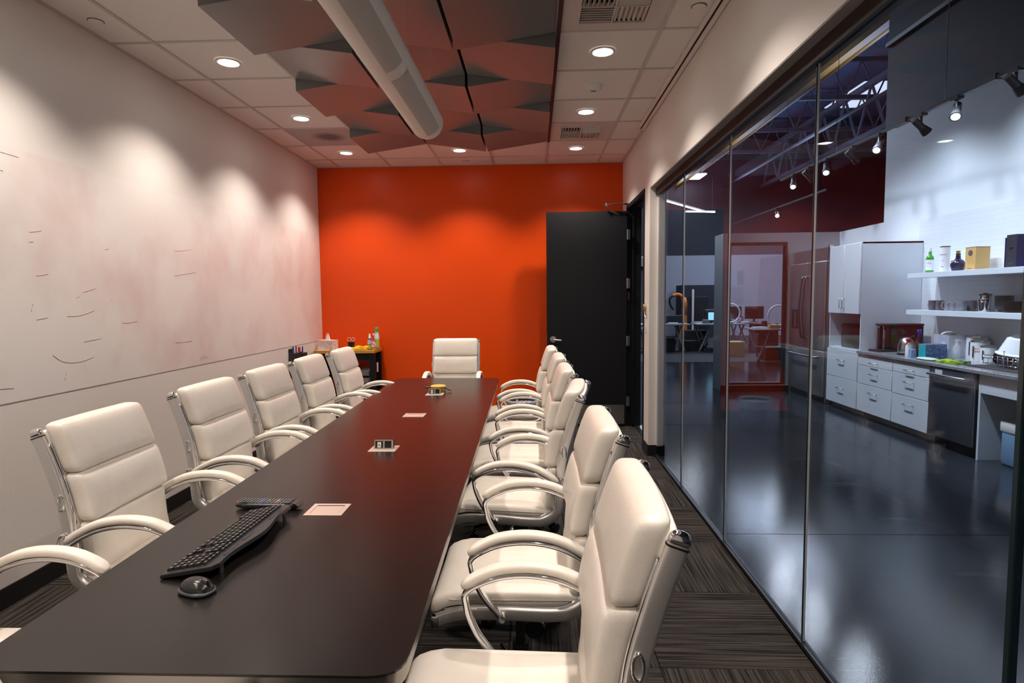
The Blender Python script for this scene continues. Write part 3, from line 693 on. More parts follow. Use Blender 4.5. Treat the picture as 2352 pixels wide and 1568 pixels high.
# ------------------------------------------------------------ side table in the corner and what stands on it
OAK = mat('honey wood top', (.55, .27, .035), .4, mix=((.42, .19, .02), 9, .4, .7, (1, 8, 1)))
st = thing('side_table', 'honey wood side table with black legs in the corner by the orange wall', 'table', (0, 0, 0))
one('table_top', OAK, -2.555, -1.845, 6.70, 7.035, .850, .885, st, .002, 1)
for x, y in ((-2.53, 6.73), (-1.905, 6.73), (-2.53, 6.99), (-1.905, 6.99)): one('leg', BLACK, x - .005, x + .055, y - .02, y + .035, 0, .85, st)
for z in (.10, .38): one('shelf', BLACK, -2.53, -1.86, 6.73, 7.0, z, z + .02, st)
one('apron', BLACK, -2.52, -1.87, 6.72, 6.735, .77, .85, st)
def clothbm(w, d, h, n=14, amp=.006, seed=1, fold=3):
    rnd = random.Random(seed); ph = [rnd.uniform(0, 6) for _ in range(6)]
    b = BM(); b2 = bmesh.new(); bmesh.ops.create_cube(b2, size=1); bmesh.ops.subdivide_edges(b2, edges=b2.edges[:], cuts=n, use_grid_fill=True)
    for v in b2.verts:
        x, y, z = v.co; wv = amp * (math.sin(9 * x + ph[0] + 4 * y) + math.sin(13 * y + ph[1] - 5 * x) + .6 * math.sin(21 * x + 11 * y + ph[2])) 
        e = 1 + .06 * math.sin(11 * y + ph[3]) + .05 * math.sin(17 * x + ph[4])
        v.co = Vector((x * w * e, y * d * e, max(0, (z + .5) * h + (wv * (z + .5)) + (.15 * h * math.sin(PI * (x + .5))))))
    join(b, b2); return b
for i, (z, hh) in enumerate(((.401, .062), (.492, .060), (.580, .060), (.121, .075))):
    o = link('folded_cloth', clothbm(.34, .22, hh, 12, .006, i + 3), mat('grey folded cloth', (.20, .19, .20), .9), None, True); o.location = (-2.11, 6.86, z)
    tag(o, ['grey folded cloth at the bottom of the side table middle shelf pile', 'grey folded cloth in the middle of the side table shelf pile', 'grey folded cloth on top of the side table shelf pile', 'folded cloth alone on the lowest shelf of the side table'][i], 'cloth', 'folded cloths under the side table')
o = one('hanging_tag', WHITEP, -1.852, -1.848, 6.80, 6.86, .62, .73); tag(o, 'white paper tag hanging at the end of the side table', 'tag')
# tissue box
tbx = thing('tissue_box', 'patterned pink and white tissue box with a tissue sticking out', 'tissue box', (-2.42, 6.80, .885), math.radians(-20))
TB = bpy.data.materials.new('patterned card'); TB.use_nodes = True; nt = TB.node_tree; bs = nt.nodes['Principled BSDF']; bs.inputs['Roughness'].default_value = .6
tcn = nt.nodes.new('ShaderNodeTexCoord'); vo = nt.nodes.new('ShaderNodeTexVoronoi'); vo.inputs['Scale'].default_value = 55; rr = nt.nodes.new('ShaderNodeValToRGB')
rr.color_ramp.elements[0].color = (.42, .25, .42, 1); rr.color_ramp.elements[1].color = (.78, .62, .54, 1); rr.color_ramp.elements[0].position = .25; rr.color_ramp.elements[1].position = .4
nt.links.new(tcn.outputs['Object'], vo.inputs['Vector']); nt.links.new(vo.outputs['Distance'], rr.inputs[0]); nt.links.new(rr.outputs[0], bs.inputs['Base Color'])
one('carton', TB, -.10, .10, -.06, .06, 0, .115, tbx, .002, 1)
b = BM(); rn = random.Random(3)
for k in range(6):
    a = k * 1.1; v = [b.verts.new((.035 * math.cos(a), .02 * math.sin(a), .115)), b.verts.new((.035 * math.cos(a + .9), .02 * math.sin(a + .9), .115)), b.verts.new((.012 * math.cos(a + .5), .008 * math.sin(a + .5), .195 + .01 * rn.random())), b.verts.new((.02 * math.cos(a), .01 * math.sin(a), .165))]
    b.faces.new(v)
link('tissue', b, mat('tissue paper', (.88, .86, .84), .9), tbx)
o = link('paper_sheet', box(BM(), -.11, .11, -.10, .10, 0, .003), WHITEP); o.location = (-2.42, 6.82, .885); 
tag(o, 'white papers lying under the tissue box on the side table', 'paper'); tbx.location.z = .888
# desk cup with scissors
pc = thing('pencil_cup', 'black mesh pencil cup on the side table', 'cup', (-2.145, 6.80, .885))
link('cup', lathe(BM(), [(0, 0), (.035, 0), (.040, .09), (.038, .09), (.033, .004), (0, .004)], 20), mat('black mesh', (.02, .02, .02), .4, .5), pc, True, 40)
sc_ = thing('scissors', 'scissors with pale pink handles standing in the pencil cup', 'scissors', (-2.145, 6.80, .890))
PK = mat('pale pink plastic', (.75, .42, .38), .5)
for s in (-1, 1):
    link('handle', tube(BM(), [Vector((s * .024 + .021 * math.cos(u), 0, .115 + .02 * math.sin(u))) for u in [2 * PI * i / 16 for i in range(16)]], .004, 6, True), PK, sc_, True)
    link('blade', sweep(BM(), [(s * .012, 0, .098), (-s * .004, 0, .005)], rrect(.003, .012, .001)), STEEL, sc_)
for i, (dx, l, m) in enumerate(((-.018, .125, 'black'), (.018, .118, 'grey'))):
    o = link('pen', cyl(BM(), (0, 0, 0), (dx * .3, .01, l), .0045, n=8), PLASTIC if i == 0 else STEEL); o.location = (-2.145 + dx, 6.80 + .012, .890); tag(o, f'{m} pen standing in the mesh pencil cup', 'pen', 'pens in the cup')
o = link('duster_cloth', clothbm(.17, .12, .03, 16, .007, 11), mat('yellow microfibre', (.80, .52, .02), .9), None, True); o.location = (-2.03, 6.80, .885); tag(o, 'crumpled yellow dusting cloth in front of the bottles on the side table', 'cloth')
def bottle(name, label, loc, prof, m, parts, cat='bottle', sx=1, sy=1, rz=0):
    t = thing(name, label, cat, loc, rz); link('body', lathe(BM(), prof, 24, sx=sx, sy=sy), m, t, True, 50)
    for nm, pr, mm in parts: link(nm, lathe(BM(), pr, 24, sx=sx, sy=sy), mm, t, True, 50)
    return t
BLU = mat('deep blue plastic', (.04, .05, .28), .3); GRN = mat('green plastic', (.08, .40, .10), .4); LIME = mat('lime label', (.45, .62, .06), .5)
bottle('cleaner_bottle', 'blue spray bottle with white nozzle and green label on the side table', (-1.925, 6.80, .885), [(0, 0), (.022, 0), (.025, .004), (.025, .12), (.012, .135), (0, .135)], BLU,
       [('label', [(.0255, .01), (.0255, .055)], LIME), ('label', [(.0256, .062), (.0256, .115)], mat('pale label', (.6, .62, .7), .5)), ('cap', [(.013, .134), (.013, .15), (.010, .155), (.009, .185), (0, .187)], WHITEP)])
bottle('cleaner_bottle', 'tall white and blue bottle with green cap at back of side table', (-1.868, 6.90, .885), [(0, 0), (.028, 0), (.030, .006), (.030, .15), (.016, .205), (0, .205)], mat('white blue bottle', (.62, .70, .86), .35, mix=((.10, .40, .12), 12, .55, .6)),
       [('label', [(.0306, .02), (.0306, .12)], LIME), ('cap', [(.017, .204), (.017, .225), (.020, .24), (.014, .255), (0, .256)], GRN)])
wb = bottle('water_bottle', 'clear plastic water bottle with red label at front of the side table', (-1.835 - .03, 6.76, .885), [(0, 0), (.026, 0), (.030, .01), (.028, .05), (.030, .09), (.028, .13), (.012, .165), (.012, .175)], THINGLASS,
       [('label', [(.0302, .035), (.0302, .105)], mat('red print label', (.75, .18, .14), .5, mix=((.85, .8, .75), 40, .5, .55))), ('cap', [(.014, .172), (.014, .19), (0, .19)], WHITEP)])
# marker holder on the wall
mh = thing('marker_holder', 'black wall-mounted marker holder under the whiteboard', 'marker holder', (XL + .003, 6.19, .80))
one('back_plate', PLASTICM, 0, .004, -.15, .16, .0, .16, mh); one('pocket', PLASTICM, .004, .07, -.15, .02, .0, .115, mh); one('pocket', PLASTICM, .004, .075, .03, .16, .03, .10, mh)
one('ledge', PLASTICM, .0, .08, -.15, .16, -.06, -.045, mh); one('ledge_back', PLASTICM, .0, .01, -.15, .16, -.15, .0, mh)
for i, (dy, cm) in enumerate(((-.12, BLU), (-.085, WHITEP), (-.05, mat('maroon plastic', (.25, .02, .03), .4)), (-.015, WHITEP), (.05, MATS['red button']), (.085, BLU), (.125, BLU))):
    h = .10 if i < 4 else .125
    mk = thing('dry_marker', ['first blue-capped marker in the wall holder', 'white marker beside the blue-capped one in the wall holder', 'maroon marker in the wall holder', 'white marker beside the maroon one in the wall holder', 'red marker in the front pocket of the wall holder', 'blue marker next to the red marker in the wall holder', 'outermost blue marker in the wall holder'][i], 'marker', (XL + .040, 6.19 + dy, .80 + (.085 if i < 4 else .04)), 0, 'markers in the holder')
    link('barrel', cyl(BM(), (0, 0, 0), (0, 0, h * .6), .0085, n=12), cm, mk, True, 40); link('cap', cyl(BM(), (0, 0, h * .6), (0, 0, h), .0088, n=12), WHITEP if i % 2 else cm, mk, True, 40)
# waste bin by the orange wall
wbn = thing('waste_bin', 'small black waste bin with translucent liner beyond the far chairs', 'waste bin', (-.135, 6.38, 0))
link('bucket', lathe(BM(), [(0, 0), (.13, 0), (.165, .345), (.160, .345), (.126, .01), (0, .01)], 28), PLASTICM, wbn, True, 40)
b = BM(); rn = random.Random(5); n = 40; rings = []
for r, z, a in ((.150, .30, .0), (.172, .37, .006), (.178, .345, .006), (.172, .27, .008)):
    rings.append([b.verts.new(((r + rn.uniform(-a, a)) * math.cos(2 * PI * i / n), (r + rn.uniform(-a, a)) * math.sin(2 * PI * i / n), z + rn.uniform(-a, a))) for i in range(n)])
for A, B in zip(rings, rings[1:]):
    for i in range(n): b.faces.new((A[i], A[(i + 1) % n], B[(i + 1) % n], B[i]))
link('liner', b, mat('grey bin liner', (.30, .30, .34), .25), wbn, True)
# wall controls by the door
wc = thing('light_dimmer', 'round brass dimmer knob on a white plate beside the door frame', 'dimmer', (XR, 5.57, 1.37))
one('plate', TRIMW, -.006, 0, -.022, .022, -.06, .06, wc, .002, 1); link('knob', cyl(BM(), (-.03, 0, 0), (-.006, 0, 0), .030, n=24), mat('aged brass', (.45, .34, .16), .3, .9), wc, True, 40)
link('drop_lever', tube(BM(), [(-.018, -.01, -.03), (-.016, -.02, -.07), (-.010, -.03, -.09)], .005, 6), STEEL, wc)
wc = thing('switch_plate', 'narrow cream switch plate below the brass dimmer', 'light switch', (XR, 5.555, 1.20))
one('plate', TRIMW, -.005, 0, -.02, .02, -.06, .06, wc, .002, 1); one('rocker', WHITEP, -.009, -.005, -.008, .008, -.02, .02, wc, .001, 1)

# ============================================================ kitchen and hall beyond the glass
XK = 4.60
fh = struct(one('floor_hall', DARKPLEN, 1.24, 14, -3, 24, -.12, -.012))
for x0, x1 in ((1.243, 5.0), (5.006, 9.0), (9.006, 14)):
    for y0, y1 in ((-3, -.1), (-.094, 3.60), (3.606, 7.19), (7.196, 10.8), (10.806, 13.2)): one('concrete_slab', CONC, x0 if x0 > 1.3 else (XG + .014 if y0 < 4 else 1.24), x1, y0, (y1 if not (x0 < 1.3 and y0 == 3.606) else 7.19), -.012, -.001, fh)
for i in range(3):
    one('concrete_slab', CONC, 1.24 - 3 * 0 if i else -3.0, [1.0, 5.0, 9.0][i] if i else 1.234, 7.3 if not i else 13.206, 24 if not i else 13.3, -.012, -.001, fh)
one('carpet_area', HALLCARPET, 1.24, 14, 13.206, 24, -.012, .002, fh)
one('threshold', STEEL, 1.175, 1.24, 5.69, 6.70, -.012, .003, fh)
# walls beyond
b = BM(); box(b, XK, XK + .12, -3, 8.02, 0, 3.60); box(b, XK, XK + .12, 8.02, 9.14, 0, 2.41)
wk = struct(link('wall_kitchen', b, KWALL))
one('tile_face', KTILE, XK - .006, XK, 3.0, 7.28, .79, 2.35, wk)
struct(one('wall_upper', KBLACK, XK - .02, XK + .14, -3, 8.02, 3.60, 7.4))
one('conduit', BLACKTRIM, XK - .07, XK - .02, -3, 8.0, 4.62, 4.67, bpy.data.objects['wall_upper'])
# partition wall with interior window
wp = BM(); box(wp, 2.87, 2.955, 9.14, 9.55, 0, 2.41); box(wp, 2.955, 3.826, 9.14, 9.26, 2.27, 2.41); box(wp, 2.955, 3.826, 9.14, 9.26, 0, .10); box(wp, 3.826, 4.72, 9.14, 9.26, 0, 2.41)
wpo = struct(link('wall_partition', wp, mat('grey white partition paint', (.58, .62, .66), .5)))
struct(one('baseboard_partition', RUBBER, 2.862, 3.9, 9.131, 9.14, 0, .085))
w3 = BM()
for a in ((2.955, 2.99, .10, 2.27), (3.79, 3.826, .10, 2.27), (2.99, 3.79, .10, .135), (2.99, 3.79, 2.225, 2.27)): box(w3, a[0], a[1], 9.125, 9.20, a[2], a[3])
w3 = struct(link('window_3', w3, BLACKTRIM)); one('glass_pane', THINGLASS, 2.99, 3.79, 9.16, 9.168, .135, 2.225, w3); one('sill_bead', TRIMW, 2.99, 3.9, 9.12, 9.128, .092, .102, w3)
# ---- tall cabinet with microwave niche
tc_ = thing('tall_cabinet', 'tall white cabinet with two upper doors, open microwave niche and two drawers', 'cabinet', (0, 0, 0))
ZT = 2.09
b = BM(); box(b, 3.90, XK - .01, 7.19, 7.21, .08, ZT); box(b, 3.90, XK - .01, 7.92, 7.94, .08, ZT); box(b, 3.90, XK - .01, 7.19, 7.94, ZT - .02, ZT); box(b, 3.90, XK - .01, 7.21, 7.92, 1.24, 1.26); box(b, 3.90, XK - .01, 7.21, 7.92, .78, .80); box(b, 4.55, XK - .01, 7.21, 7.92, .08, ZT); box(b, 3.90, XK - .01, 7.21, 7.92, .08, .10)
link('carcass', b, CAB, tc_); one('toe_kick', TOE, 3.97, 4.5, 7.19, 7.94, 0, .08, tc_)
def pull(parent, x, y, z, horiz=True, w=.07):
    P = [(x, y - w, z), (x - .03, y - w, z), (x - .03, y + w, z), (x, y + w, z)] if horiz else [(x, y, z - w), (x - .03, y, z - w), (x - .03, y, z + w), (x, y, z + w)]
    return link('handle', tube(BM(), P, .0045, 6), STEEL, parent, True)
for y0, y1, hy in ((7.20, 7.566, 7.535), (7.570, 7.93, 7.605)):
    d = one('door', CAB, 3.875, 3.898, y0, y1, 1.235, ZT - .005, tc_, .002, 1); pull(d, 3.875, hy, 1.36, False, .06)
for z0, z1 in ((.085, .418), (.423, .775)):
    d = one('drawer', CAB, 3.875, 3.898, 7.20, 7.93, z0, z1, tc_, .002, 1); pull(d, 3.875, 7.565, z1 - .13)
mw = thing('microwave', 'dark microwave in the niche of the tall white cabinet', 'microwave', (0, 0, 0))
one('case', BLACKTRIM, 3.98, 4.45, 7.23, 7.78, .80, 1.10, mw, .006); one('door', PLASTIC, 3.968, 3.98, 7.33, 7.77, .815, 1.085, mw, .003); one('control_strip', STEEL, 3.968, 3.98, 7.235, 7.325, .815, 1.085, mw)
# ---- base drawers
def drawers(y0, y1, zs, label):
    t = thing('drawer_cabinet', label, 'cabinet', (0, 0, 0), 0, 'white base drawer cabinets')
    one('carcass', CAB, 3.90, XK - .01, y0, y1, .08, .765, t); one('toe_kick', TOE, 3.97, 4.5, y0, y1, 0, .08, t)
    for z0, z1 in zs:
        d = one('drawer', CAB, 3.875, 3.898, y0 + .003, y1 - .003, z0 + .003, z1 - .003, t, .002, 1); pull(d, 3.875, (y0 + y1) / 2, z1 - .085)
drawers(6.50, 7.185, ((.085, .415), (.415, .635), (.635, .765)), 'white drawer base beside the tall cabinet, under the coffee machine')
drawers(5.90, 6.495, ((.085, .405), (.405, .640), (.640, .765)), 'white drawer base next to the dark dishwasher')
dw = thing('dishwasher', 'dark stainless dishwasher with long bar handle under the counter', 'dishwasher', (0, 0, 0))
one('body', BLACKTRIM, 3.90, 4.5, 5.30, 5.89, .09, .765, dw); one('door_panel', DWASH, 3.865, 3.90, 5.305, 5.885, .10, .765, dw, .006); one('toe_kick', BLACK, 3.95, 4.5, 5.30, 5.89, 0, .09, dw)
link('bar_handle', tube(BM(), [(3.865, 5.345, .70), (3.82, 5.345, .70), (3.82, 5.845, .70), (3.865, 5.845, .70)], .012, 10), STEEL, dw, True, 40)
o = one('paper_label', WHITEP, 3.861, 3.8635, 5.70, 5.80, .695, .745); tag(o, 'small white paper note hanging on the dishwasher handle', 'note')
sb = thing('sink_cabinet', 'open knee-space sink cabinet with white side panel and apron', 'cabinet', (0, 0, 0))
one('side_panel', CAB, 3.90, 4.55, 5.262, 5.285, 0, .765, sb); one('apron', CAB, 3.90, 3.925, 3.6, 5.26, .60, .765, sb); one('back_panel', MATS['grey white partition paint'], 4.55, 4.58, 3.6, 5.26, 0, .765, sb); one('side_panel', CAB, 3.90, 4.55, 3.58, 3.60, 0, .765, sb)
cto = one('countertop', GRANITE, 3.855, XK - .006, 3.5, 7.188, .768, .800, None, .003, 1); tag(cto, 'speckled grey granite countertop running along the kitchen wall', 'countertop')
for z, l in ((1.645, 'upper white floating shelf holding bottles and boxes'), (1.235, 'lower white floating shelf holding mugs and black dishes')):
    o = one('floating_shelf', CAB, 4.26, XK - .006, 3.5, 6.93, z, z + .055, None, .002, 1); tag(o, l, 'shelf', 'white floating shelves')
# ---- fridge
fg = thing('refrigerator', 'large stainless refrigerator with ice dispenser beside the tall cabinet', 'refrigerator', (0, 0, 0))
one('case', mat('fridge side grey', (.20, .19, .19), .5), 3.92, XK - .02, 8.02, 9.08, .03, 1.92, fg)
one('over_panel', FRIDGE, 3.90, 3.93, 8.0, 9.10, 1.93, 2.10, fg); one('edge_post', STEEL, 3.89, 3.94, 7.975, 8.01, .02, 2.12, fg)
for y0, y1, hy in ((8.02, 8.54, 8.50), (8.55, 9.08, 8.60)):
    d = one('door', FRIDGE, 3.86, 3.92, y0, y1, .72, 1.92, fg, .012, 3)
    link('handle', tube(BM(), smoothpath([(3.86, hy, .86), (3.82, hy, .90), (3.79, hy, 1.2), (3.79, hy, 1.35), (3.82, hy, 1.68), (3.86, hy, 1.72)], 5), .014, 10), DWASH, d, True, 40)
    if hy > 8.55:
        one('dispenser_recess', PLASTICM, 3.857, 3.866, 8.74, 8.98, .98, 1.25, d); one('dispenser_display', mat('display grey', (.12, .11, .14), .2), 3.855, 3.866, 8.74, 8.98, 1.26, 1.36, d); one('dispenser_paddle', STEEL, 3.850, 3.860, 8.83, 8.89, 1.0, 1.24, d)
fd = one('freezer_drawer', FRIDGE, 3.86, 3.92, 8.02, 9.08, .09, .71, fg, .012, 3)
link('handle', tube(BM(), [(3.86, 8.14, .62), (3.80, 8.16, .62), (3.80, 8.94, .62), (3.86, 8.96, .62)], .014, 10), DWASH, fd, True, 40)
one('toe_grille', BLACK, 3.90, 4.3, 8.02, 9.08, .005, .08, fg)

# ---- things on the upper shelf (top z 1.70)
ZS = 1.7005; ZL = 1.2905; ZC = .8005
GG = mat('green glass', (.05, .42, .03), .08, trans=.35, spec=.7); NAVY = mat('navy ceramic', (.012, .014, .05), .2); GOLD = mat('gold foil', (.62, .42, .12), .3, .8); INK = mat('label ink', (.08, .08, .09), .6)
PAPER = mat('white label paper', (.82, .82, .84), .5)
ROTX = (PI / 2, 0, -PI / 2)
gb = bottle('whisky_bottle', 'green whisky bottle with white label on the upper shelf', (4.42, 6.80, ZS), [(0, 0), (.036, 0), (.038, .006), (.038, .165), (.030, .185), (.016, .200), (.014, .245), (0, .245)], GG, [('cap', [(.0155, .238), (.0155, .272), (0, .272)], PAPER)])
link('label', sweep(BM(), [(0, 0, .03), (0, 0, .145)], rrect(.079, .079, .036, 6)), PAPER, gb, True, 40)
wraptxt('label_text', 'LAPHROAIG', .0120, INK, gb, .0402, 205, .105); wraptxt('label_text', '10', .012, INK, gb, .0402, 205, .07)
tb_ = thing('whisky_tube', 'white whisky gift tube with black rim on the upper shelf', 'tube', (4.42, 6.56, ZS))
link('body', cyl(BM(), (0, 0, 0), (0, 0, .265), .046, n=28), PAPER, tb_, True, 40); link('rim', cyl(BM(), (0, 0, .265), (0, 0, .275), .047, n=28), BLACKTRIM, tb_, True, 40)
wraptxt('label_text', 'LAPHROAIG', .0150, INK, tb_, .0464, 208, .185); wraptxt('label_text', '10', .016, INK, tb_, .0464, 208, .12); 
link('sketch_band', sweep(BM(), [Vector((.0464 * math.cos(math.radians(q)), .0464 * math.sin(math.radians(q)), .055 + .004 * math.sin(q))) for q in range(190, 232, 6)], circ(.0022, 6)), INK, tb_)
dk = bottle('decanter_bottle', 'dark blue round-shouldered bottle with gold stopper on the upper shelf', (4.42, 6.36, ZS), [(0, 0), (.050, 0), (.066, .05), (.068, .078), (.050, .110), (.024, .128), (.020, .175), (0, .175)], NAVY,
            [('neck_band', [(.021, .150), (.021, .165)], GOLD), ('stopper', [(.019, .182), (.020, .205), (.022, .212), (0, .214)], GOLD), ('collar', [(.0215, .168), (.0215, .182)], NAVY)])
link('seal', sqbox(BM(), (-.047, .018, .105), (.010, .045, .022), 2, 6), GOLD, dk, True)
def carton(name, label, x0, x1, y0, y1, h, m, parts, cat='box', z=ZS):
    t = thing(name, label, cat, ((x0 + x1) / 2, (y0 + y1) / 2, z)); one('body', m, -(x1 - x0) / 2, (x1 - x0) / 2, -(y1 - y0) / 2, (y1 - y0) / 2, 0, h, t, .0015, 1)
    for nm, a, mm in parts: one(nm, mm, *a, t)
    return t
KR = mat('tan card box', (.62, .38, .13), .5)
kbx = carton('gift_box', 'tan gift box with black oval emblem on the upper shelf', 4.36, 4.50, 6.035, 6.175, .225, KR, [('lid_edge', (-.071, .071, -.071, .071, .225, .229), mat('box lid brown', (.10, .06, .02), .5)), ('bar_mark', (-.0704, -.069, -.02, .03, .015, .021), INK)])
link('oval_emblem', cyl(BM(), (-.0708, .0, .170), (-.069, .0, .170), .030, n=24), INK, kbx)
for y in (-.03, .0, .03): link('leaf_print', sweep(BM(), [(-.0706, y - .02, .06), (-.0706, y, .10), (-.0706, y + .015, .125)], circ(.0012, 5)), mat('print brown', (.30, .17, .05), .6), kbx)
carton('dark_box', 'slim black box at the left end of the three dark boxes on the upper shelf', 4.42, 4.55, 5.715, 5.755, .285, NAVY, [], z=ZS)
nb = carton('dark_box', 'black gift box with gold crest on the upper shelf', 4.40, 4.55, 5.59, 5.71, .305, mat('charcoal card', (.02, .022, .035), .45), [('gold_edge', (-.076, -.0745, .056, .060, 0, .305), GOLD)])
link('crest', lathe(BM(), [(0, 0), (.018, 0), (.010, .003), (0, .003)], 8), GOLD, nb).location = (-.0752, 0, .19); nb.children[-1].rotation_euler = (0, -PI / 2, 0)
txt('label_text', 'RESERVE', .010, GOLD, nb, (-.0758, 0, .04), ROTX)
carton('dark_box', 'wide black box with small gold square, last on the upper shelf', 4.39, 4.55, 5.34, 5.58, .295, NAVY, [('gold_square', (-.0864, -.085, -.045, -.03, .14, .165), GOLD)])
ORD = 'first second third fourth fifth sixth seventh eighth ninth tenth'.split()
# ---- lower shelf: mugs, cups, dishes
MUG = mat('grey stoneware', (.11, .11, .13), .35); MUGL = mat('light grey stoneware', (.24, .24, .27), .3)
def mug(y, x, m, label, a=PI, group='mugs on the lower shelf'):
    t = thing('mug', label, 'mug', (x, y, ZL), 0, group)
    link('cup', lathe(BM(), [(0, 0), (.036, 0), (.042, .01), (.044, .105), (.041, .105), (.038, .012), (0, .01)], 22), m, t, True, 40)
    c, s = math.cos(a), math.sin(a)
    link('handle', tube(BM(), [Vector(((.042 + .020 * math.cos(u)) * c, (.042 + .020 * math.cos(u)) * s, .055 + .036 * math.sin(u))) for u in [PI * (i / 10 - .5) for i in range(11)]], .0055, 7), m, t, True)
mug(6.72, 4.42, MUG, 'first grey mug on the lower shelf with double wire handles', PI * .55)
mug(6.60, 4.42, MUG, 'dark grey mug, second from the tall cabinet', PI * 1.2); mug(6.42, 4.39, MUGL, 'light grey mug, third from the tall cabinet', PI * .85)
mug(6.31, 4.37, MUGL, 'light grey mug, fourth from the tall cabinet', PI * .85); mug(6.195, 4.35, MUGL, 'light grey mug, fifth and frontmost of the mug row', PI * .75); mug(6.21, 4.47, MUG, 'grey mug behind the frontmost light mug', 0)
gl_ = thing('glass_mug', 'clear glass mug beside the steel tumblers', 'glass', (4.43, 6.085, ZL)); link('cup', lathe(BM(), [(0, 0), (.034, 0), (.038, .11), (.036, .11), (.032, .012), (0, .012)], 22), THINGLASS, gl_, True, 40); link('handle', tube(BM(), [Vector((-.01, .038 + .022 * math.sin(u), .055 - .036 * math.cos(u))) for u in [PI * i / 10 for i in range(11)]], .005, 7), THINGLASS, gl_, True)
def tumbler(x, y, r, h, label, lid=False):
    t = thing('tumbler', label, 'tumbler', (x, y, ZL), 0, 'tumblers on the lower shelf')
    link('cup', lathe(BM(), [(0, 0), (r * .75, 0), (r, h), (r * 1.06, h), (r * 1.06, h + .006), (r * .9, h + .006)], 24), CHROME, t, True, 40)
    link('ring', lathe(BM(), [(r * .96, h * .82), (r * 1.02, h * .83), (r * .98, h * .85)], 24), CHROME, t, True)
    if lid: link('lid', lathe(BM(), [(r * 1.02, h + .006), (r * 1.02, h + .022), (0, h + .022)], 20), PLASTICM, t, True, 40); one('lid_tab', PLASTICM, -.01, .01, -.02, .02, h + .022, h + .032, t)
tumbler(4.43, 5.975, .050, .150, 'tall steel tumbler with a black lid', True); tumbler(4.34, 5.875, .045, .115, 'short shiny steel cup in front of the lidded tumbler'); tumbler(4.50, 5.875, .048, .140, 'steel tumbler behind the black bowls')
BLKC = mat('black ceramic', (.009, .009, .012), .38, spec=.3)
bw0 = link('bowl', lathe(BM(), [(0, 0), (.035, 0), (.072, .045), (.075, .055), (.071, .055), (.034, .006), (0, .006)], 26), BLKC, None, True, 40)
for i in range(9):
    o = bw0 if i == 0 else again(bw0); o.location = (4.44, 5.755, ZL + i * .0125); tag(o, 'black ceramic bowl at the bottom of the bowl stack' if i == 0 else ('black ceramic bowl on top of the bowl stack' if i == 8 else 'black bowl, %s from the bottom of the bowl stack' % ORD[i]), 'bowl', 'black bowl stack')
pl0 = link('plate', lathe(BM(), [(0, 0), (.055, 0), (.085, .008), (.090, .012), (.086, .012), (.055, .004), (0, .004)], 28), BLKC, None, True, 40)
k = 0
for (x, y, nn) in ((4.41, 5.585, 10), (4.43, 5.40, 10)):
    for i in range(nn):
        o = pl0 if k == 0 else again(pl0); o.location = (x, y, ZL + i * .0098); k += 1
        tag(o, '%s black plate from the bottom of the stack %s' % (ORD[i], 'next to the bowls' if y > 5.5 else 'farthest from the mugs'), 'plate', 'black plates next to bowls' if y > 5.5 else 'black plates farthest from mugs')
# ---- things on the counter (top z .80)
cm = thing('coffee_machine', 'large dark coffee machine against the tall white cabinet', 'coffee machine', (0, 0, 0)); DK = mat('dark maroon steel', (.035, .022, .026), .25, .5)
one('body', DK, 4.16, 4.50, 6.98, 7.155, .822, 1.10, cm, .006); one('top_deck', BLACKTRIM, 4.05, 4.50, 6.97, 7.16, 1.10, 1.125, cm, .006); one('front_column', PLASTIC, 4.07, 4.11, 7.10, 7.15, .822, 1.10, cm, .004)
one('drip_tray', PLASTICM, 3.98, 4.5, 6.97, 7.165, .8005, .822, cm, .005); link('spout', cyl(BM(), (4.10, 7.03, 1.05), (4.10, 7.03, 1.10), .02, n=14), PLASTIC, cm, True, 40); link('gauge', cyl(BM(), (4.048, 7.08, 1.085), (4.052, 7.08, 1.085), .01, n=12), CHROME, cm)
kt = thing('kettle', 'brushed steel domed kettle in front of the coffee machine', 'kettle', (4.10, 6.64, ZC)); link('body', lathe(BM(), [(0, .018), (.080, .018), (.084, .04), (.080, .11), (.060, .165), (.03, .19), (0, .195)], 28), STEEL, kt, True, 60); link('base', lathe(BM(), [(0, 0), (.086, 0), (.086, .018), (0, .018)], 28), PLASTIC, kt, True, 40)
link('handle', tube(BM(), smoothpath([(.03, 0, .19), (.09, 0, .20), (.115, 0, .13), (.095, 0, .05)], 5), .010, 8), PLASTIC, kt, True); link('lid_knob', sqbox(BM(), (0, 0, .2), (.02, .02, .014), 3, 3), PLASTIC, kt, True)
def sprayer(x, y, h, r, body, head, label, rz=0):
    t = thing('spray_bottle', label, 'spray bottle', (x, y, ZC), rz, 'spray bottles on the counter')
    link('body', lathe(BM(), [(0, 0), (r, 0), (r * 1.05, .01), (r, h * .55), (r * .45, h * .7), (r * .4, h * .78), (0, h * .78)], 20), body, t, True, 50)
    b = BM(); box(b, -.055, .02, -.012, .012, h * .86, h * .97, .004, 2); box(b, -.012, .014, -.012, .012, h * .76, h * .88, .003, 1); link('spray_head', b, head, t, True, 40)
    link('trigger', tube(BM(), smoothpath([(-.03, 0, h * .87), (-.045, 0, h * .8), (-.040, 0, h * .68)], 4), .005, 6), head, t, True)
RED = MATS['red button']; BLH = mat('royal blue plastic', (.03, .05, .45), .3)
sprayer(4.02, 6.47, .195, .030, WHITEP, RED, 'small white spray bottle with red trigger beside the kettle', .6)
sprayer(4.10, 6.42, .300, .036, mat('maroon bottle', (.06, .01, .02), .3), BLH, 'dark spray bottle with tall blue trigger behind the tissue box', .7)
sprayer(4.31, 6.36, .215, .040, WHITEP, BLH, 'white spray bottle with blue neck inside the caddy', -.8)
sprayer(4.41, 6.30, .20, .036, WHITEP, WHITEP, 'white spray bottle leaning in the clear caddy', 2.2)
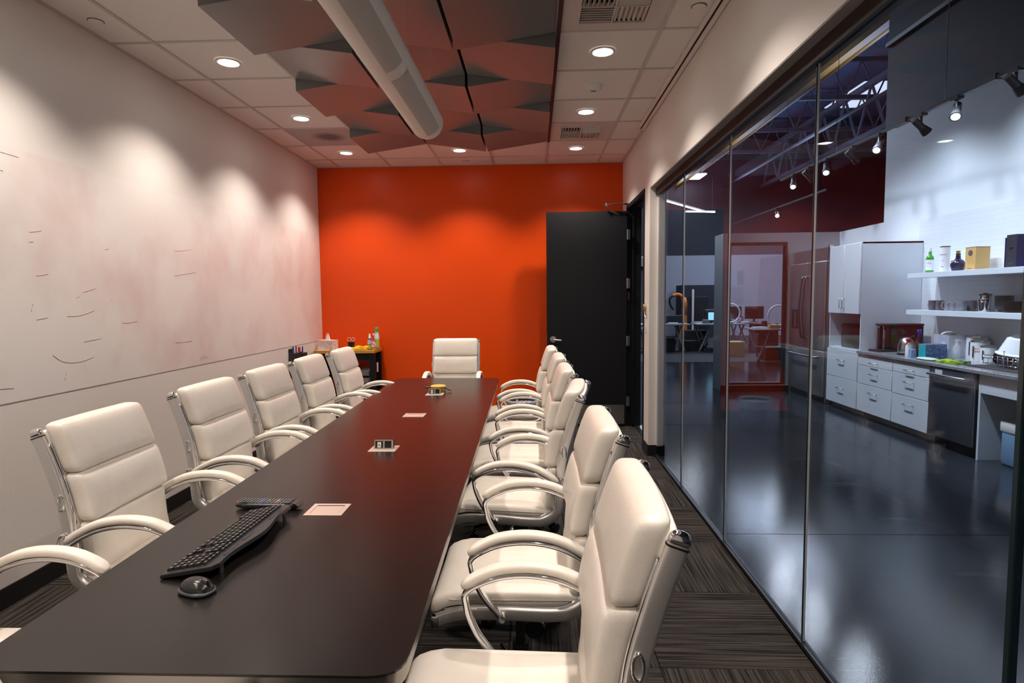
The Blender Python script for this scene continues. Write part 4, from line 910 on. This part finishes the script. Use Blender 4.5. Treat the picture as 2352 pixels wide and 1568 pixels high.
tk = thing('tissue_box', 'teal and dark blue patterned tissue box on the kitchen counter', 'tissue box', (4.125, 6.245, ZC), -PI / 2)
one('carton', mat('blue patterned card', (.06, .09, .22), .5, mix=((.12, .22, .42), 45, .45, .6)), -.055, .055, -.108, .108, 0, .150, tk, .002, 1); one('teal_end', mat('teal card', (.02, .38, .45), .5), -.0545, .0545, -.1095, -.108, .002, .148, tk)

cdy = thing('clear_caddy', 'clear plastic caddy full of cleaning bottles behind the tissue box', 'caddy', (4.36, 6.33, ZC)); b = BM()
for a in ((-.10, -.096, -.12, .12), (.096, .10, -.12, .12), (-.10, .10, -.12, -.116), (-.10, .10, .116, .12)): box(b, *a, 0, .24)
link('tub', b, mat('milky clear plastic', (.75, .78, .85), .2, alpha=.35), cdy); link('carry_handle', tube(BM(), smoothpath([(-.10, 0, .24), (-.06, 0, .262), (0, 0, .267), (.06, 0, .262), (.10, 0, .24)], 4), .008, 8), WHITEP, cdy, True)
bc = carton('small_carton', 'small light blue carton beside the red-trigger spray', 3.97, 4.02, 6.34, 6.39, .085, mat('light blue card', (.25, .38, .60), .5), [], z=ZC)
o = link('sponge_dish', sqbox(BM(), (0, 0, .012), (.12, .24, .024), (4, 4, 3), 6), mat('pale green plastic', (.62, .72, .60), .4), None, True); o.location = (3.98, 6.10, ZC); tag(o, 'pale green oval dish in front of the tissue box', 'dish')
o = link('kitchen_cloth', clothbm(.16, .26, .022, 16, .006, 21), mat('lime green cloth', (.30, .42, .02), .9, mix=((.06, .12, .05), 7, .5, .6)), None, True); o.location = (4.03, 5.80, ZC); tag(o, 'folded lime green kitchen cloth on the granite counter', 'cloth')
ENA = mat('white enamel', (.80, .83, .86), .2)
def canister(x, y, r, h, label, words):
    t = thing('canister', label, 'canister', (x, y, ZC), 0, 'white enamel canisters'); link('body', cyl(BM(), (0, 0, 0), (0, 0, h), r, n=32), ENA, t, True, 40); link('lid', lathe(BM(), [(r * 1.03, h), (r * 1.03, h + .012), (r * .6, h + .018), (0, h + .018)], 32), STEEL, t, True, 40)
    link('lid_knob', sqbox(BM(), (0, 0, h + .024), (.03, .03, .014), 3, 3), CHROME, t, True)
    a = math.radians(192); link('window_strip', sweep(BM(), [(r * .99 * math.cos(a), r * .99 * math.sin(a), h * .2), (r * .99 * math.cos(a), r * .99 * math.sin(a), h * .8)], rrect(.036, .008, .003)), PLASTIC, t)
    for s, sz, z in words: wraptxt('label_text', s, sz, MATS['red button'], t, r + .0006, 213, z, .3)
canister(4.485, 6.13, .090, .225, 'tallest white canister with red handwriting', (('white', .024, .13), ('sugar', .024, .10)))
canister(4.40, 5.975, .078, .190, 'middle white canister marked Roast in red', (('Dark', .018, .125), ('Roast', .034, .10)))
canister(4.37, 5.82, .066, .150, 'shortest white canister beside the dish rack', ())
# dish rack with bowls
dr = thing('dish_rack', 'chrome wire dish rack on a black mat', 'dish rack', (4.25, 5.26, ZC)); b = BM()
for z in (.03, .075, .10):
    tube(b, [(-.18, -.22, z), (.18, -.22, z), (.18, .22, z), (-.18, .22, z)], .0022, 6, True)
for i in range(9):
    y = -.22 + .44 * i / 8
    for x in (-.18, .18): tube(b, [(x, y, .02), (x, y, .10)], .0018, 5)
    tube(b, [(-.18, y, .022), (.18, y, .022)], .0018, 5)
link('wire_frame', b, CHROME, dr, True); link('corner_post', cyl(BM(), (-.185, -.02, .0), (-.185, -.02, .155), .003, n=8), CHROME, dr, True, 40); link('post_ball', lathe(BM(), [(0, .145), (.009, .155), (0, .165)], 12), CHROME, dr, True).location = (-.185, -.02, 0)
o = one('drying_mat', mat('charcoal mat', (.025, .022, .028), .7), 4.0, 4.45, 5.0, 5.60, ZC, ZC + .010, None, .003, 1); tag(o, 'charcoal drying mat under the chrome dish rack', 'mat'); dr.location.z = ZC + .011
o = link('mixing_bowl', lathe(BM(), [(0, .150), (.06, .150), (.10, .135), (.150, .01), (.170, .0), (.170, -.006), (.146, 0), (.095, .125), (0, .14)], 32), ENA, None, True, 40); o.location = (4.25, 5.31, ZC + .135); o.rotation_euler = (.12, 0, 0); tag(o, 'large white bowl turned upside down on the dish rack', 'bowl')
q = link('bowl_foot', lathe(BM(), [(.062, .150), (.075, .148), (.045, .168), (0, .170)], 28), mat('dark rubber foot', (.05, .05, .06), .5), o, True, 40)
for i, (y, tilt) in enumerate(((5.46, .35), (5.43, .30), (5.40, .28))):
    o = again(pl0); o.location = (4.22, y, ZC + .11); o.rotation_euler = (PI / 2 + tilt, 0, 0); tag(o, ['black plate standing at the front of the dish rack', 'black plate standing second in the dish rack', 'black plate standing third in the dish rack'][i], 'plate', 'black plates in the dish rack')
o = link('drinking_glass', lathe(BM(), [(0, 0), (.03, 0), (.036, .09), (.034, .09), (.028, .006), (0, .006)], 20), THINGLASS, None, True, 40); o.location = (4.14, 5.36, ZC + .035); tag(o, 'clear drinking glass upright in the dish rack', 'glass')
o = link('glass_dish', lathe(BM(), [(0, 0), (.05, 0), (.08, .04), (.078, .04), (.048, .005), (0, .005)], 24), THINGLASS, None, True, 40); o.location = (4.13, 5.24, ZC + .034); tag(o, 'clear glass dish under the upside-down white bowl', 'dish')
o = link('serving_spoon', sweep(BM(), [(0, 0, 0), (.0, .07, .002), (0, .15, .03)], rrect(.016, .004, .0015)), MATS['yellow disc'], None); o.location = (4.32, 5.22, ZC + .10); tag(o, 'yellow plastic spatula handle in the dish rack', 'spatula')
ol = thing('wall_outlet', 'white wall outlet with a black plug above the counter', 'outlet', (XK - .006, 6.60, 1.00)); one('plate', WHITEP, -.006, 0, -.04, .04, -.06, .06, ol); link('plug', cyl(BM(), (-.04, 0, .01), (-.006, 0, .01), .018, n=14), PLASTIC, ol, True, 40)
rb = thing('recycling_bin', 'blue and white bin beside the sink cabinet', 'bin', (4.15, 5.04, 0)); one('bucket', mat('bin blue', (.20, .34, .52), .4), -.14, .14, -.12, .12, 0, .34, rb, .02); one('liner', WHITEP, -.15, .15, -.13, .13, .28, .38, rb, .02)
# ---- track lights
tr = thing('light_track', 'black ceiling track hung on thin cables in front of the kitchen wall', 'track', (3.90, 0, 3.275)); one('rail', BLACKTRIM, -.018, .018, 3.6, 9.6, -.012, .016, tr)
for y in (5.88, 7.9, 9.4): link('cable', tube(BM(), [(0, y, .01), (0, y, 3.6)], .003, 5), STEEL, tr)
for y in (5.35, 6.55): one('power_feed', BLACKTRIM, -.03, .03, y - .12, y + .12, -.02, .03, tr)
SPM = mat('track lamp lens', (1, 1, 1), .4, emit=(.95, .97, 1), es=40)
th = None
def head(y, lit, label, ax=.75, ay=.1, x=3.90, z=3.275, pw=22):
    t = thing('track_spotlight', label, 'spotlight', (x, y, z), 0, 'track spotlights')
    link('stem', cyl(BM(), (0, 0, -.11), (0, 0, -.01), .012, n=10), BLACKTRIM, t, True, 40); one('adapter', BLACKTRIM, -.03, .03, -.05, .05, -.03, 0, t)
    d = Vector((ax, ay, -.75)).normalized() if lit else Vector((ax, ay, -.62)).normalized(); c = Vector((0, 0, -.13))
    b = BM(); cyl(b, c - d * .10, c + d * .02, .034, n=18); cyl(b, c + d * .02, c + d * .09, .038, .050, n=18); link('barrel', b, BLACKTRIM, t, True, 40)
    if lit:
        link('lens', cyl(BM(), c + d * .0905, c + d * .093, .034, n=18), SPM, t)
        L = spot('track_lamp', Vector((x, y, z)) + c + d * .11, pw, (.80, .88, 1.0), 100, .9, .04); L.rotation_euler = d.to_track_quat('-Z', 'Y').to_euler()
head(5.05, False, 'unlit black track spotlight nearest the camera, aimed away'); head(5.72, True, 'lit track spotlight second from the camera', -.45, -.55)
head(6.22, False, 'unlit black spotlight between two lit ones on the track'); head(6.95, True, 'lit track spotlight where the white wall ends', -.55, -.5)
head(7.5, False, 'dim unlit spotlight past the end of the white wall'); head(8.15, True, 'lit spotlight seen against the dark hall', -.3, -.6); head(8.65, False, 'unlit spotlight before the last lit one'); head(9.15, True, 'last lit spotlight at the far end of the track', -.3, -.6)
head(12.6, True, 'single lit spotlight deep in the hall above the partition', -.40, -1.35, 5.05, 3.275, 5)
one('rail', BLACKTRIM, 1.13, 1.17, 10.5, 16.0, -.012, .016, tr)
spot('corridor_lamp', (2.42, 8.3, 4.9), 420, (.84, .88, 1.0), 13, .6, .10)
for y in (4.2, 5.6, 6.9): spot('shelf_fill', (3.75, y, 3.18), 62, (.76, .87, 1.0), 125, 1.0, .10).rotation_euler = Vector((.85, .0, -1.2)).to_track_quat('-Z', 'Y').to_euler()  # added fill spots without fixtures, brightening the kitchen wall
# ---- hall shell
HW = mat('hall wall grey lavender', (.42, .43, .52), .6)
wf = struct(one('wall_far', HW, -4, 14, 22.0, 22.2, 0, 2.95)); struct(one('wall_far_upper', KBLACK, -4, 14, 22.0, 22.2, 2.95, 7.6)); struct(one('wall_hall_right', KBLACK, 14, 14.2, -3, 22.2, 0, 7.6)); struct(one('wall_hall_back', KBLACK, 1.3, 14, -3.2, -3, 0, 7.6))
struct(one('ceiling_hall', mat('hall deck', (.08, .10, .20), .8, bump=(3, .3)), -4, 14.2, -3.2, 22.2, 7.4, 7.5)); struct(one('wall_hall_left', KBLACK, -4.2, -4, 7.2, 22.2, 0, 7.6)); struct(one('wall_return', KBLACK, -4, 1.2, 7.17, 7.29, 0, 7.6)); struct(one('wall_room_upper', KBLACK, 1.2, 1.24, -3, 7.29, 3.26, 7.5))
# roof trusses
TRM = mat('dull steel truss', (.06, .06, .085), .5); YELP = mat('ochre pipe', (.13, .075, .012), .5)
for k, y in enumerate((9.6, 12.4, 15.2, 18.0, 20.6)):
    t = thing('roof_truss', ['nearest', 'second', 'third', 'fourth', 'farthest'][k] + ' dark open-web roof truss over the hall', 'roof truss', (0, y, 0), 0, 'roof trusses of the hall')
    for nm, z in (('top_chord', 7.2), ('bottom_chord', 6.3)): one(nm, TRM, 1.3, 13.9, -.05, .05, z - .05, z + .05, t)
    w0 = None
    for i in range(16):
        x = 1.6 + i * .76; w0 = link('web_bar', tube(BM(), [(x, 0, 6.32), (x + .38 * (1 if i % 2 else 1), 0, 7.18)], .022, 5), TRM, t); link('web_bar', tube(BM(), [(x + .38, 0, 7.18), (x + .76, 0, 6.32)], .022, 5), TRM, t)
for k, (x, z) in enumerate(((5.2, 6.6), (8.2, 6.5))):
    t = thing('roof_girder', ['long deep girder running away over the kitchen side of the hall', 'long deep girder running away over the far side of the hall'][k], 'roof girder', (x, 0, z - .5))
    one('top_chord', TRM, -.07, .07, 3, 21.9, .5, .62, t); one('bottom_chord', YELP if k == 0 else TRM, -.07, .07, 3, 21.9, -.7, -.58, t)
    for i in range(15):
        y = 3.4 + i * 1.22; link('web_bar', tube(BM(), [(0, y, -.64), (0, y + .61, .55)], .035, 5), TRM, t); link('web_bar', tube(BM(), [(0, y + .61, .55), (0, y + 1.22, -.64)], .035, 5), TRM, t)
for k, (x, z, m) in enumerate(((5.7, 5.7, YELP), (6.9, 5.4, TRM), (2.4, 4.9, TRM))):
    o = link('ceiling_pipe', tube(BM(), [(x, 4, z), (x, 21.9, z)], .045, 8), m, None, True); tag(o, ['ochre pipe running under the hall roof', 'grey pipe running far under the hall roof', 'grey pipe under the hall roof nearest the glass'][k], 'pipe')
# skylights
SKY_ = mat('skylight', (1, 1, 1), .5, emit=(.72, .80, 1.0), es=1.1)
for k, (x, y) in enumerate(((6.4, 11.0), (6.4, 14.6), (6.4, 18.4), (9.8, 14.6), (9.8, 18.4), (3.6, 18.4), (3.6, 14.6))):
    t = thing('skylight', 'milky skylight of the hall roof, %s' % ['nearest over the kitchen side', 'second over the kitchen side', 'last over the kitchen side', 'nearer one on the far right', 'farther one on the far right', 'farthest one above the corridor', 'nearer one above the corridor'][k], 'skylight', (x, y, 7.38), 0, 'hall skylights'); one('frame', TRM, -.62, .62, -1.2, 1.2, 0, .02, t); one('pane', SKY_, -.56, .56, -1.14, 1.14, -.02, -.001, t)
# hanging linear lamps
LIN = mat('linear lamp diffuser', (1, 1, 1), .5, emit=(.86, .92, 1.0), es=16)
def linear(x, y, z, l, rz, label, w=.06):
    t = thing('linear_lamp', label, 'lamp', (x, y, z), rz, 'hanging lamps of the hall'); one('housing', TRIMW, -w / 2, w / 2, -l / 2, l / 2, .012, .05, t); one('diffuser', LIN, -w / 2, w / 2, -l / 2, l / 2, 0, .011, t)
    for s in (-1, 1): link('cable', tube(BM(), [(0, s * l * .4, .05), (0, s * l * .4, 7.38 - z)], .004, 5), TRM, t)
linear(4.28, 17.1, 4.0, 2.9, -.64, 'long bright linear lamp crossing the dark hall'); linear(5.05, 18.3, 4.0, .95, -1.35, 'short bright linear lamp meeting the long one')
linear(5.25, 21.1, 5.6, 1.3, PI / 2, 'wide bright panel lamp highest in the hall', .9)
def area(loc, sx, sy, p, col, rot=(0, 0, 0)):
    L = bpy.data.lights.new('hall_fill', 'AREA'); L.shape = 'RECTANGLE'; L.size = sx; L.size_y = sy; L.energy = p; L.color = col; o = bpy.data.objects.new('hall_fill', L); COL.objects.link(o); o.location = loc; o.rotation_euler = rot  # area lights added out of view to fill the hall
[setattr(spot('cabinet_fill', (2.0, y, 4.9), 480, (.80, .88, 1.0), 52, 1.0, .15), 'rotation_euler', Vector((2.25, 0, -3.9)).to_track_quat('-Z', 'Y').to_euler()) for y in (4.0, 5.3, 6.6, 7.9, 9.3)]; area((3.0, 14.5, 5.2), 2.0, 5.0, 340, COOL); area((7.5, 16.5, 5.2), 3.0, 5.0, 420, COOL); area((3.0, 10.0, 5.6), 1.0, 2.0, 30, COOL)  # unseen fill: spots added for the cabinet fronts, areas for the hall
for yy in (10.5, 15.5, 20.0): area((6.0, yy, 4.9), 3.0, 1.2, 75, (.62, .68, 1.0), (PI, 0, 0))  # upward fill added to bring up the roof deck
# rolling shutters
for k, (x0, x1) in enumerate(((1.1, 3.2), (3.95, 4.62))):
    t = thing('rolling_shutter', ['white slatted rolling shutter seen through the open door', 'grey slatted rolling shutter at the far hall wall'][k], 'shutter', (0, 21.98, 0))
    s0 = None
    for i in range(34):
        if s0 is None: s0 = link('slat', sweep(BM(), [(x0, 0, .04), (x1, 0, .04)], [(-.036, 0), (-.02, .02), (.02, .02), (.036, 0)]), mat('shutter slat', (.50, .52, .58), .4, .5) if k == 0 else mat('dark shutter slat', (.16, .18, .23), .4, .5), t); o = s0
        else: o = again(s0, t)
        o.location = (0, -.01, i * .076)
    one('coil_hood', mat('hood grey', (.20, .21, .25), .5), x0 - .08, x1 + .15, -.35, 0, 2.56, 2.86, t); one('guide_rail', BLACKTRIM, x1, x1 + .09, -.08, 0, 0, 2.6, t)
# folding tables and clutter
ALU = mat('pale folding leg', (.55, .60, .66), .3, .6); TTOP = mat('grey table top', (.33, .34, .37), .4)
def ftable(x, y, w, d, label, rz=0):
    t = thing('folding_table', label, 'table', (x, y, 0), rz, 'folding tables of the hall'); one('table_top', TTOP, -w / 2, w / 2, -d / 2, d / 2, .72, .755, t, .006)
    for s in (-1, 1):
        for e in (-1, 1): link('leg', tube(BM(), smoothpath([(s * w * .22, e * d * .3, .72), (s * w * .30, e * d * .3, .4), (s * w * .44, e * d * .3, 0)], 3) if e < 0 else [(s * w * .44, e * d * .3, .72), (s * w * .26, e * d * .3, 0)], .022, 7), ALU, t, True)
        link('stretcher', tube(BM(), [(s * w * .33, -d * .3, .35), (s * w * .33, d * .3, .35)], .014, 6), ALU, t)
ftable(3.35, 15.6, 1.3, .7, 'folding table by the far shutter with a blue tray'); ftable(4.80, 15.6, 1.25, .7, 'folding table with monitor ring and pale crossed legs')
ftable(5.30, 13.0, 1.25, .7, 'folding table seen through the partition window'); ftable(5.2, 16.4, 1.5, .8, 'rear folding table seen through the partition window')
def clutter(name, label, cat, m, *a, bev=.006): o = one(name, m, *a, None, bev, 1); tag(o, label, cat); return o
clutter('tray', 'flat blue tray on the far folding table', 'tray', BLH, 3.0, 3.25, 15.4, 15.6, .756, .80); clutter('equipment_case', 'long black equipment case on the far folding table', 'case', PLASTICM, 3.35, 3.95, 15.7, 15.95, .756, .96)
clutter('storage_bin', 'black storage bin on the floor under the far folding table', 'bin', PLASTICM, 3.25, 3.68, 15.5, 15.8, 0, .38); clutter('storage_bin', 'dark storage box beside the black bin on the floor', 'bin', BLACKTRIM, 3.9, 4.5, 15.8, 16.1, 0, .28)
clutter('carton', 'open brown cardboard carton on the floor behind the partition window', 'carton', KR, 4.55, 5.05, 14.3, 14.7, 0, .36); clutter('carton', 'small brown carton on the folding table', 'carton', KR, 5.02, 5.24, 12.75, 12.90, .757, .84)
clutter('tool_chest', 'dark tool chest standing against the far wall', 'tool chest', KBLACK, 5.15, 6.6, 20.9, 21.7, 0, 1.85); clutter('display_stand', 'tall dark rack by the orange robot arm', 'rack', PLASTICM, 4.62, 5.1, 17.5, 17.9, 0, 1.45)
pc_ = clutter('white_post', 'thin white post between the robot arm and the dark rack', 'post', TRIMW, 4.55, 4.60, 17.2, 17.25, 0, 1.66)
def monitor(x, y, w, h, z, label, lit=False):
    t = thing('monitor', label, 'monitor', (x, y, z), 0, 'monitors of the hall'); one('screen', PLASTICM if not lit else mat('lit screen', (.3, .7, .9), .3, emit=(.35, .75, 1), es=1.2), -w / 2, w / 2, -.02, .02, .08, .08 + h, t, .005, 1); one('stand', PLASTICM, -.02, .02, 0, .04, 0, .1, t); one('foot', PLASTICM, -.1, .1, -.06, .08, -.002, .01, t)
monitor(4.62, 15.6, .14, .20, .757, 'small lit tablet screen on the folding table', True); monitor(5.6, 12.9, .30, .52, .757, 'tall dark monitor turned upright behind the partition window'); monitor(5.35, 16.3, .58, .34, .757, 'wide dark monitor on the rear folding table'); monitor(5.95, 16.2, .5, .34, .757, 'dark monitor partly behind the fridge side')
for k, (x, y, z, r) in enumerate(((5.05, 15.4, 1.02, .24), (5.38, 13.22, 1.02, .22), (5.80, 13.30, 1.04, .20))):
    t = thing('ring_light', ['white ring-shaped frame on the folding table left of the partition', 'white ring-shaped frame beside the upright monitor', 'thin ring-shaped frame behind the upright monitor'][k], 'ring', (x, y, z), 0, 'white rings on the tables')
    link('ring', tube(BM(), [(r * math.cos(2 * PI * i / 28), 0, r * math.sin(2 * PI * i / 28)) for i in range(28)], .022, 8, True), ENA, t, True); one('foot', PLASTICM, -.06, .06, -.05, .05, -z + .757, -z + .772, t); link('stem', cyl(BM(), (0, 0, -z + .77), (0, 0, -r), .012, n=8), PLASTICM, t)
for k, (a, l) in enumerate((((3.0, 3.3, 16.4, 16.8, 0, .62), 'crumpled clear plastic wrapped pallet goods under the far table, first'), ((3.35, 3.6, 16.5, 16.9, 0, .45), 'plastic wrapped goods under the far table, second'))): clutter('wrapped_goods', l, 'goods', mat('milky plastic wrap', (.55, .58, .62), .15), *a, bev=.05)
CL = mat('clutter grey', (.16, .17, .19), .5); BR = MATS['pale label']
for k, (x, y, w, d, h, m, nm) in enumerate(((4.45, 15.5, .16, .12, .10, CL, 'small grey device'), (4.95, 15.7, .30, .2, .22, PLASTICM, 'squat black instrument'), (5.30, 15.5, .12, .10, .14, BR, 'pale cup-shaped box'), (3.6, 15.45, .25, .12, .03, PAPER, 'white papers'), (4.9, 13.0, .30, .2, .03, PAPER, 'loose white papers'), (5.05, 13.15, .1, .1, .16, PLASTICM, 'black canister'), (5.82, 12.85, .09, .09, .13, BR, 'pale cup'), (5.60, 13.12, .22, .12, .18, PLASTICM, 'black device'), (4.85, 16.3, .45, .25, .35, PLASTICM, 'large black instrument'), (5.70, 16.62, .2, .12, .16, CL, 'grey box'))):
    o = link('desk_item', pad(BM(), (0, 0, h / 2), (w, d, h), min(w, d, h) * .2, 5), m, None, True); o.location = (x, y, .757); tag(o, nm + ' on %s of the hall' % ['the crossed-leg folding table', 'the far shutter table', 'the folding table behind the partition window', 'the rear folding table'][(0 if 4.3 < x < 5.4 and 15.3 < y < 16 else 1 if x < 4 else 2 if y < 14 else 3)], 'item', 'items on the hall tables')
for x, y, hh, l in ((4.55, 17.0, .5, 'low black cabinet behind the crossed-leg table'), (5.9, 15.4, .75, 'black cabinet beyond the partition window'), (5.5, 13.6, .30, 'dark crate on the floor behind the partition window')): clutter('floor_cabinet', l, 'cabinet', PLASTICM, x - .3, x + .3, y - .2, y + .2, 0, hh)
ra = thing('robot_arm', 'orange and black robot arm rising behind the far tables', 'robot arm', (4.35, 17.4, 0)); OR_ = mat('robot orange', (.75, .20, .02), .4)
link('base_column', cyl(BM(), (0, 0, 0), (0, 0, .9), .13, .10, n=16), OR_, ra, True, 40); link('lower_arm', tube(BM(), [(0, 0, .9), (.04, 0, 1.25), (.0, 0, 1.42)], .07, 10), OR_, ra, True); link('upper_arm', tube(BM(), smoothpath([(0, 0, 1.42), (-.15, 0, 1.52), (-.32, 0, 1.48)], 4), .05, 10), OR_, ra, True); link('wrist', tube(BM(), smoothpath([(-.32, 0, 1.48), (-.40, 0, 1.38), (-.38, 0, 1.22), (-.30, 0, 1.08)], 4), .03, 8), PLASTIC, ra, True)
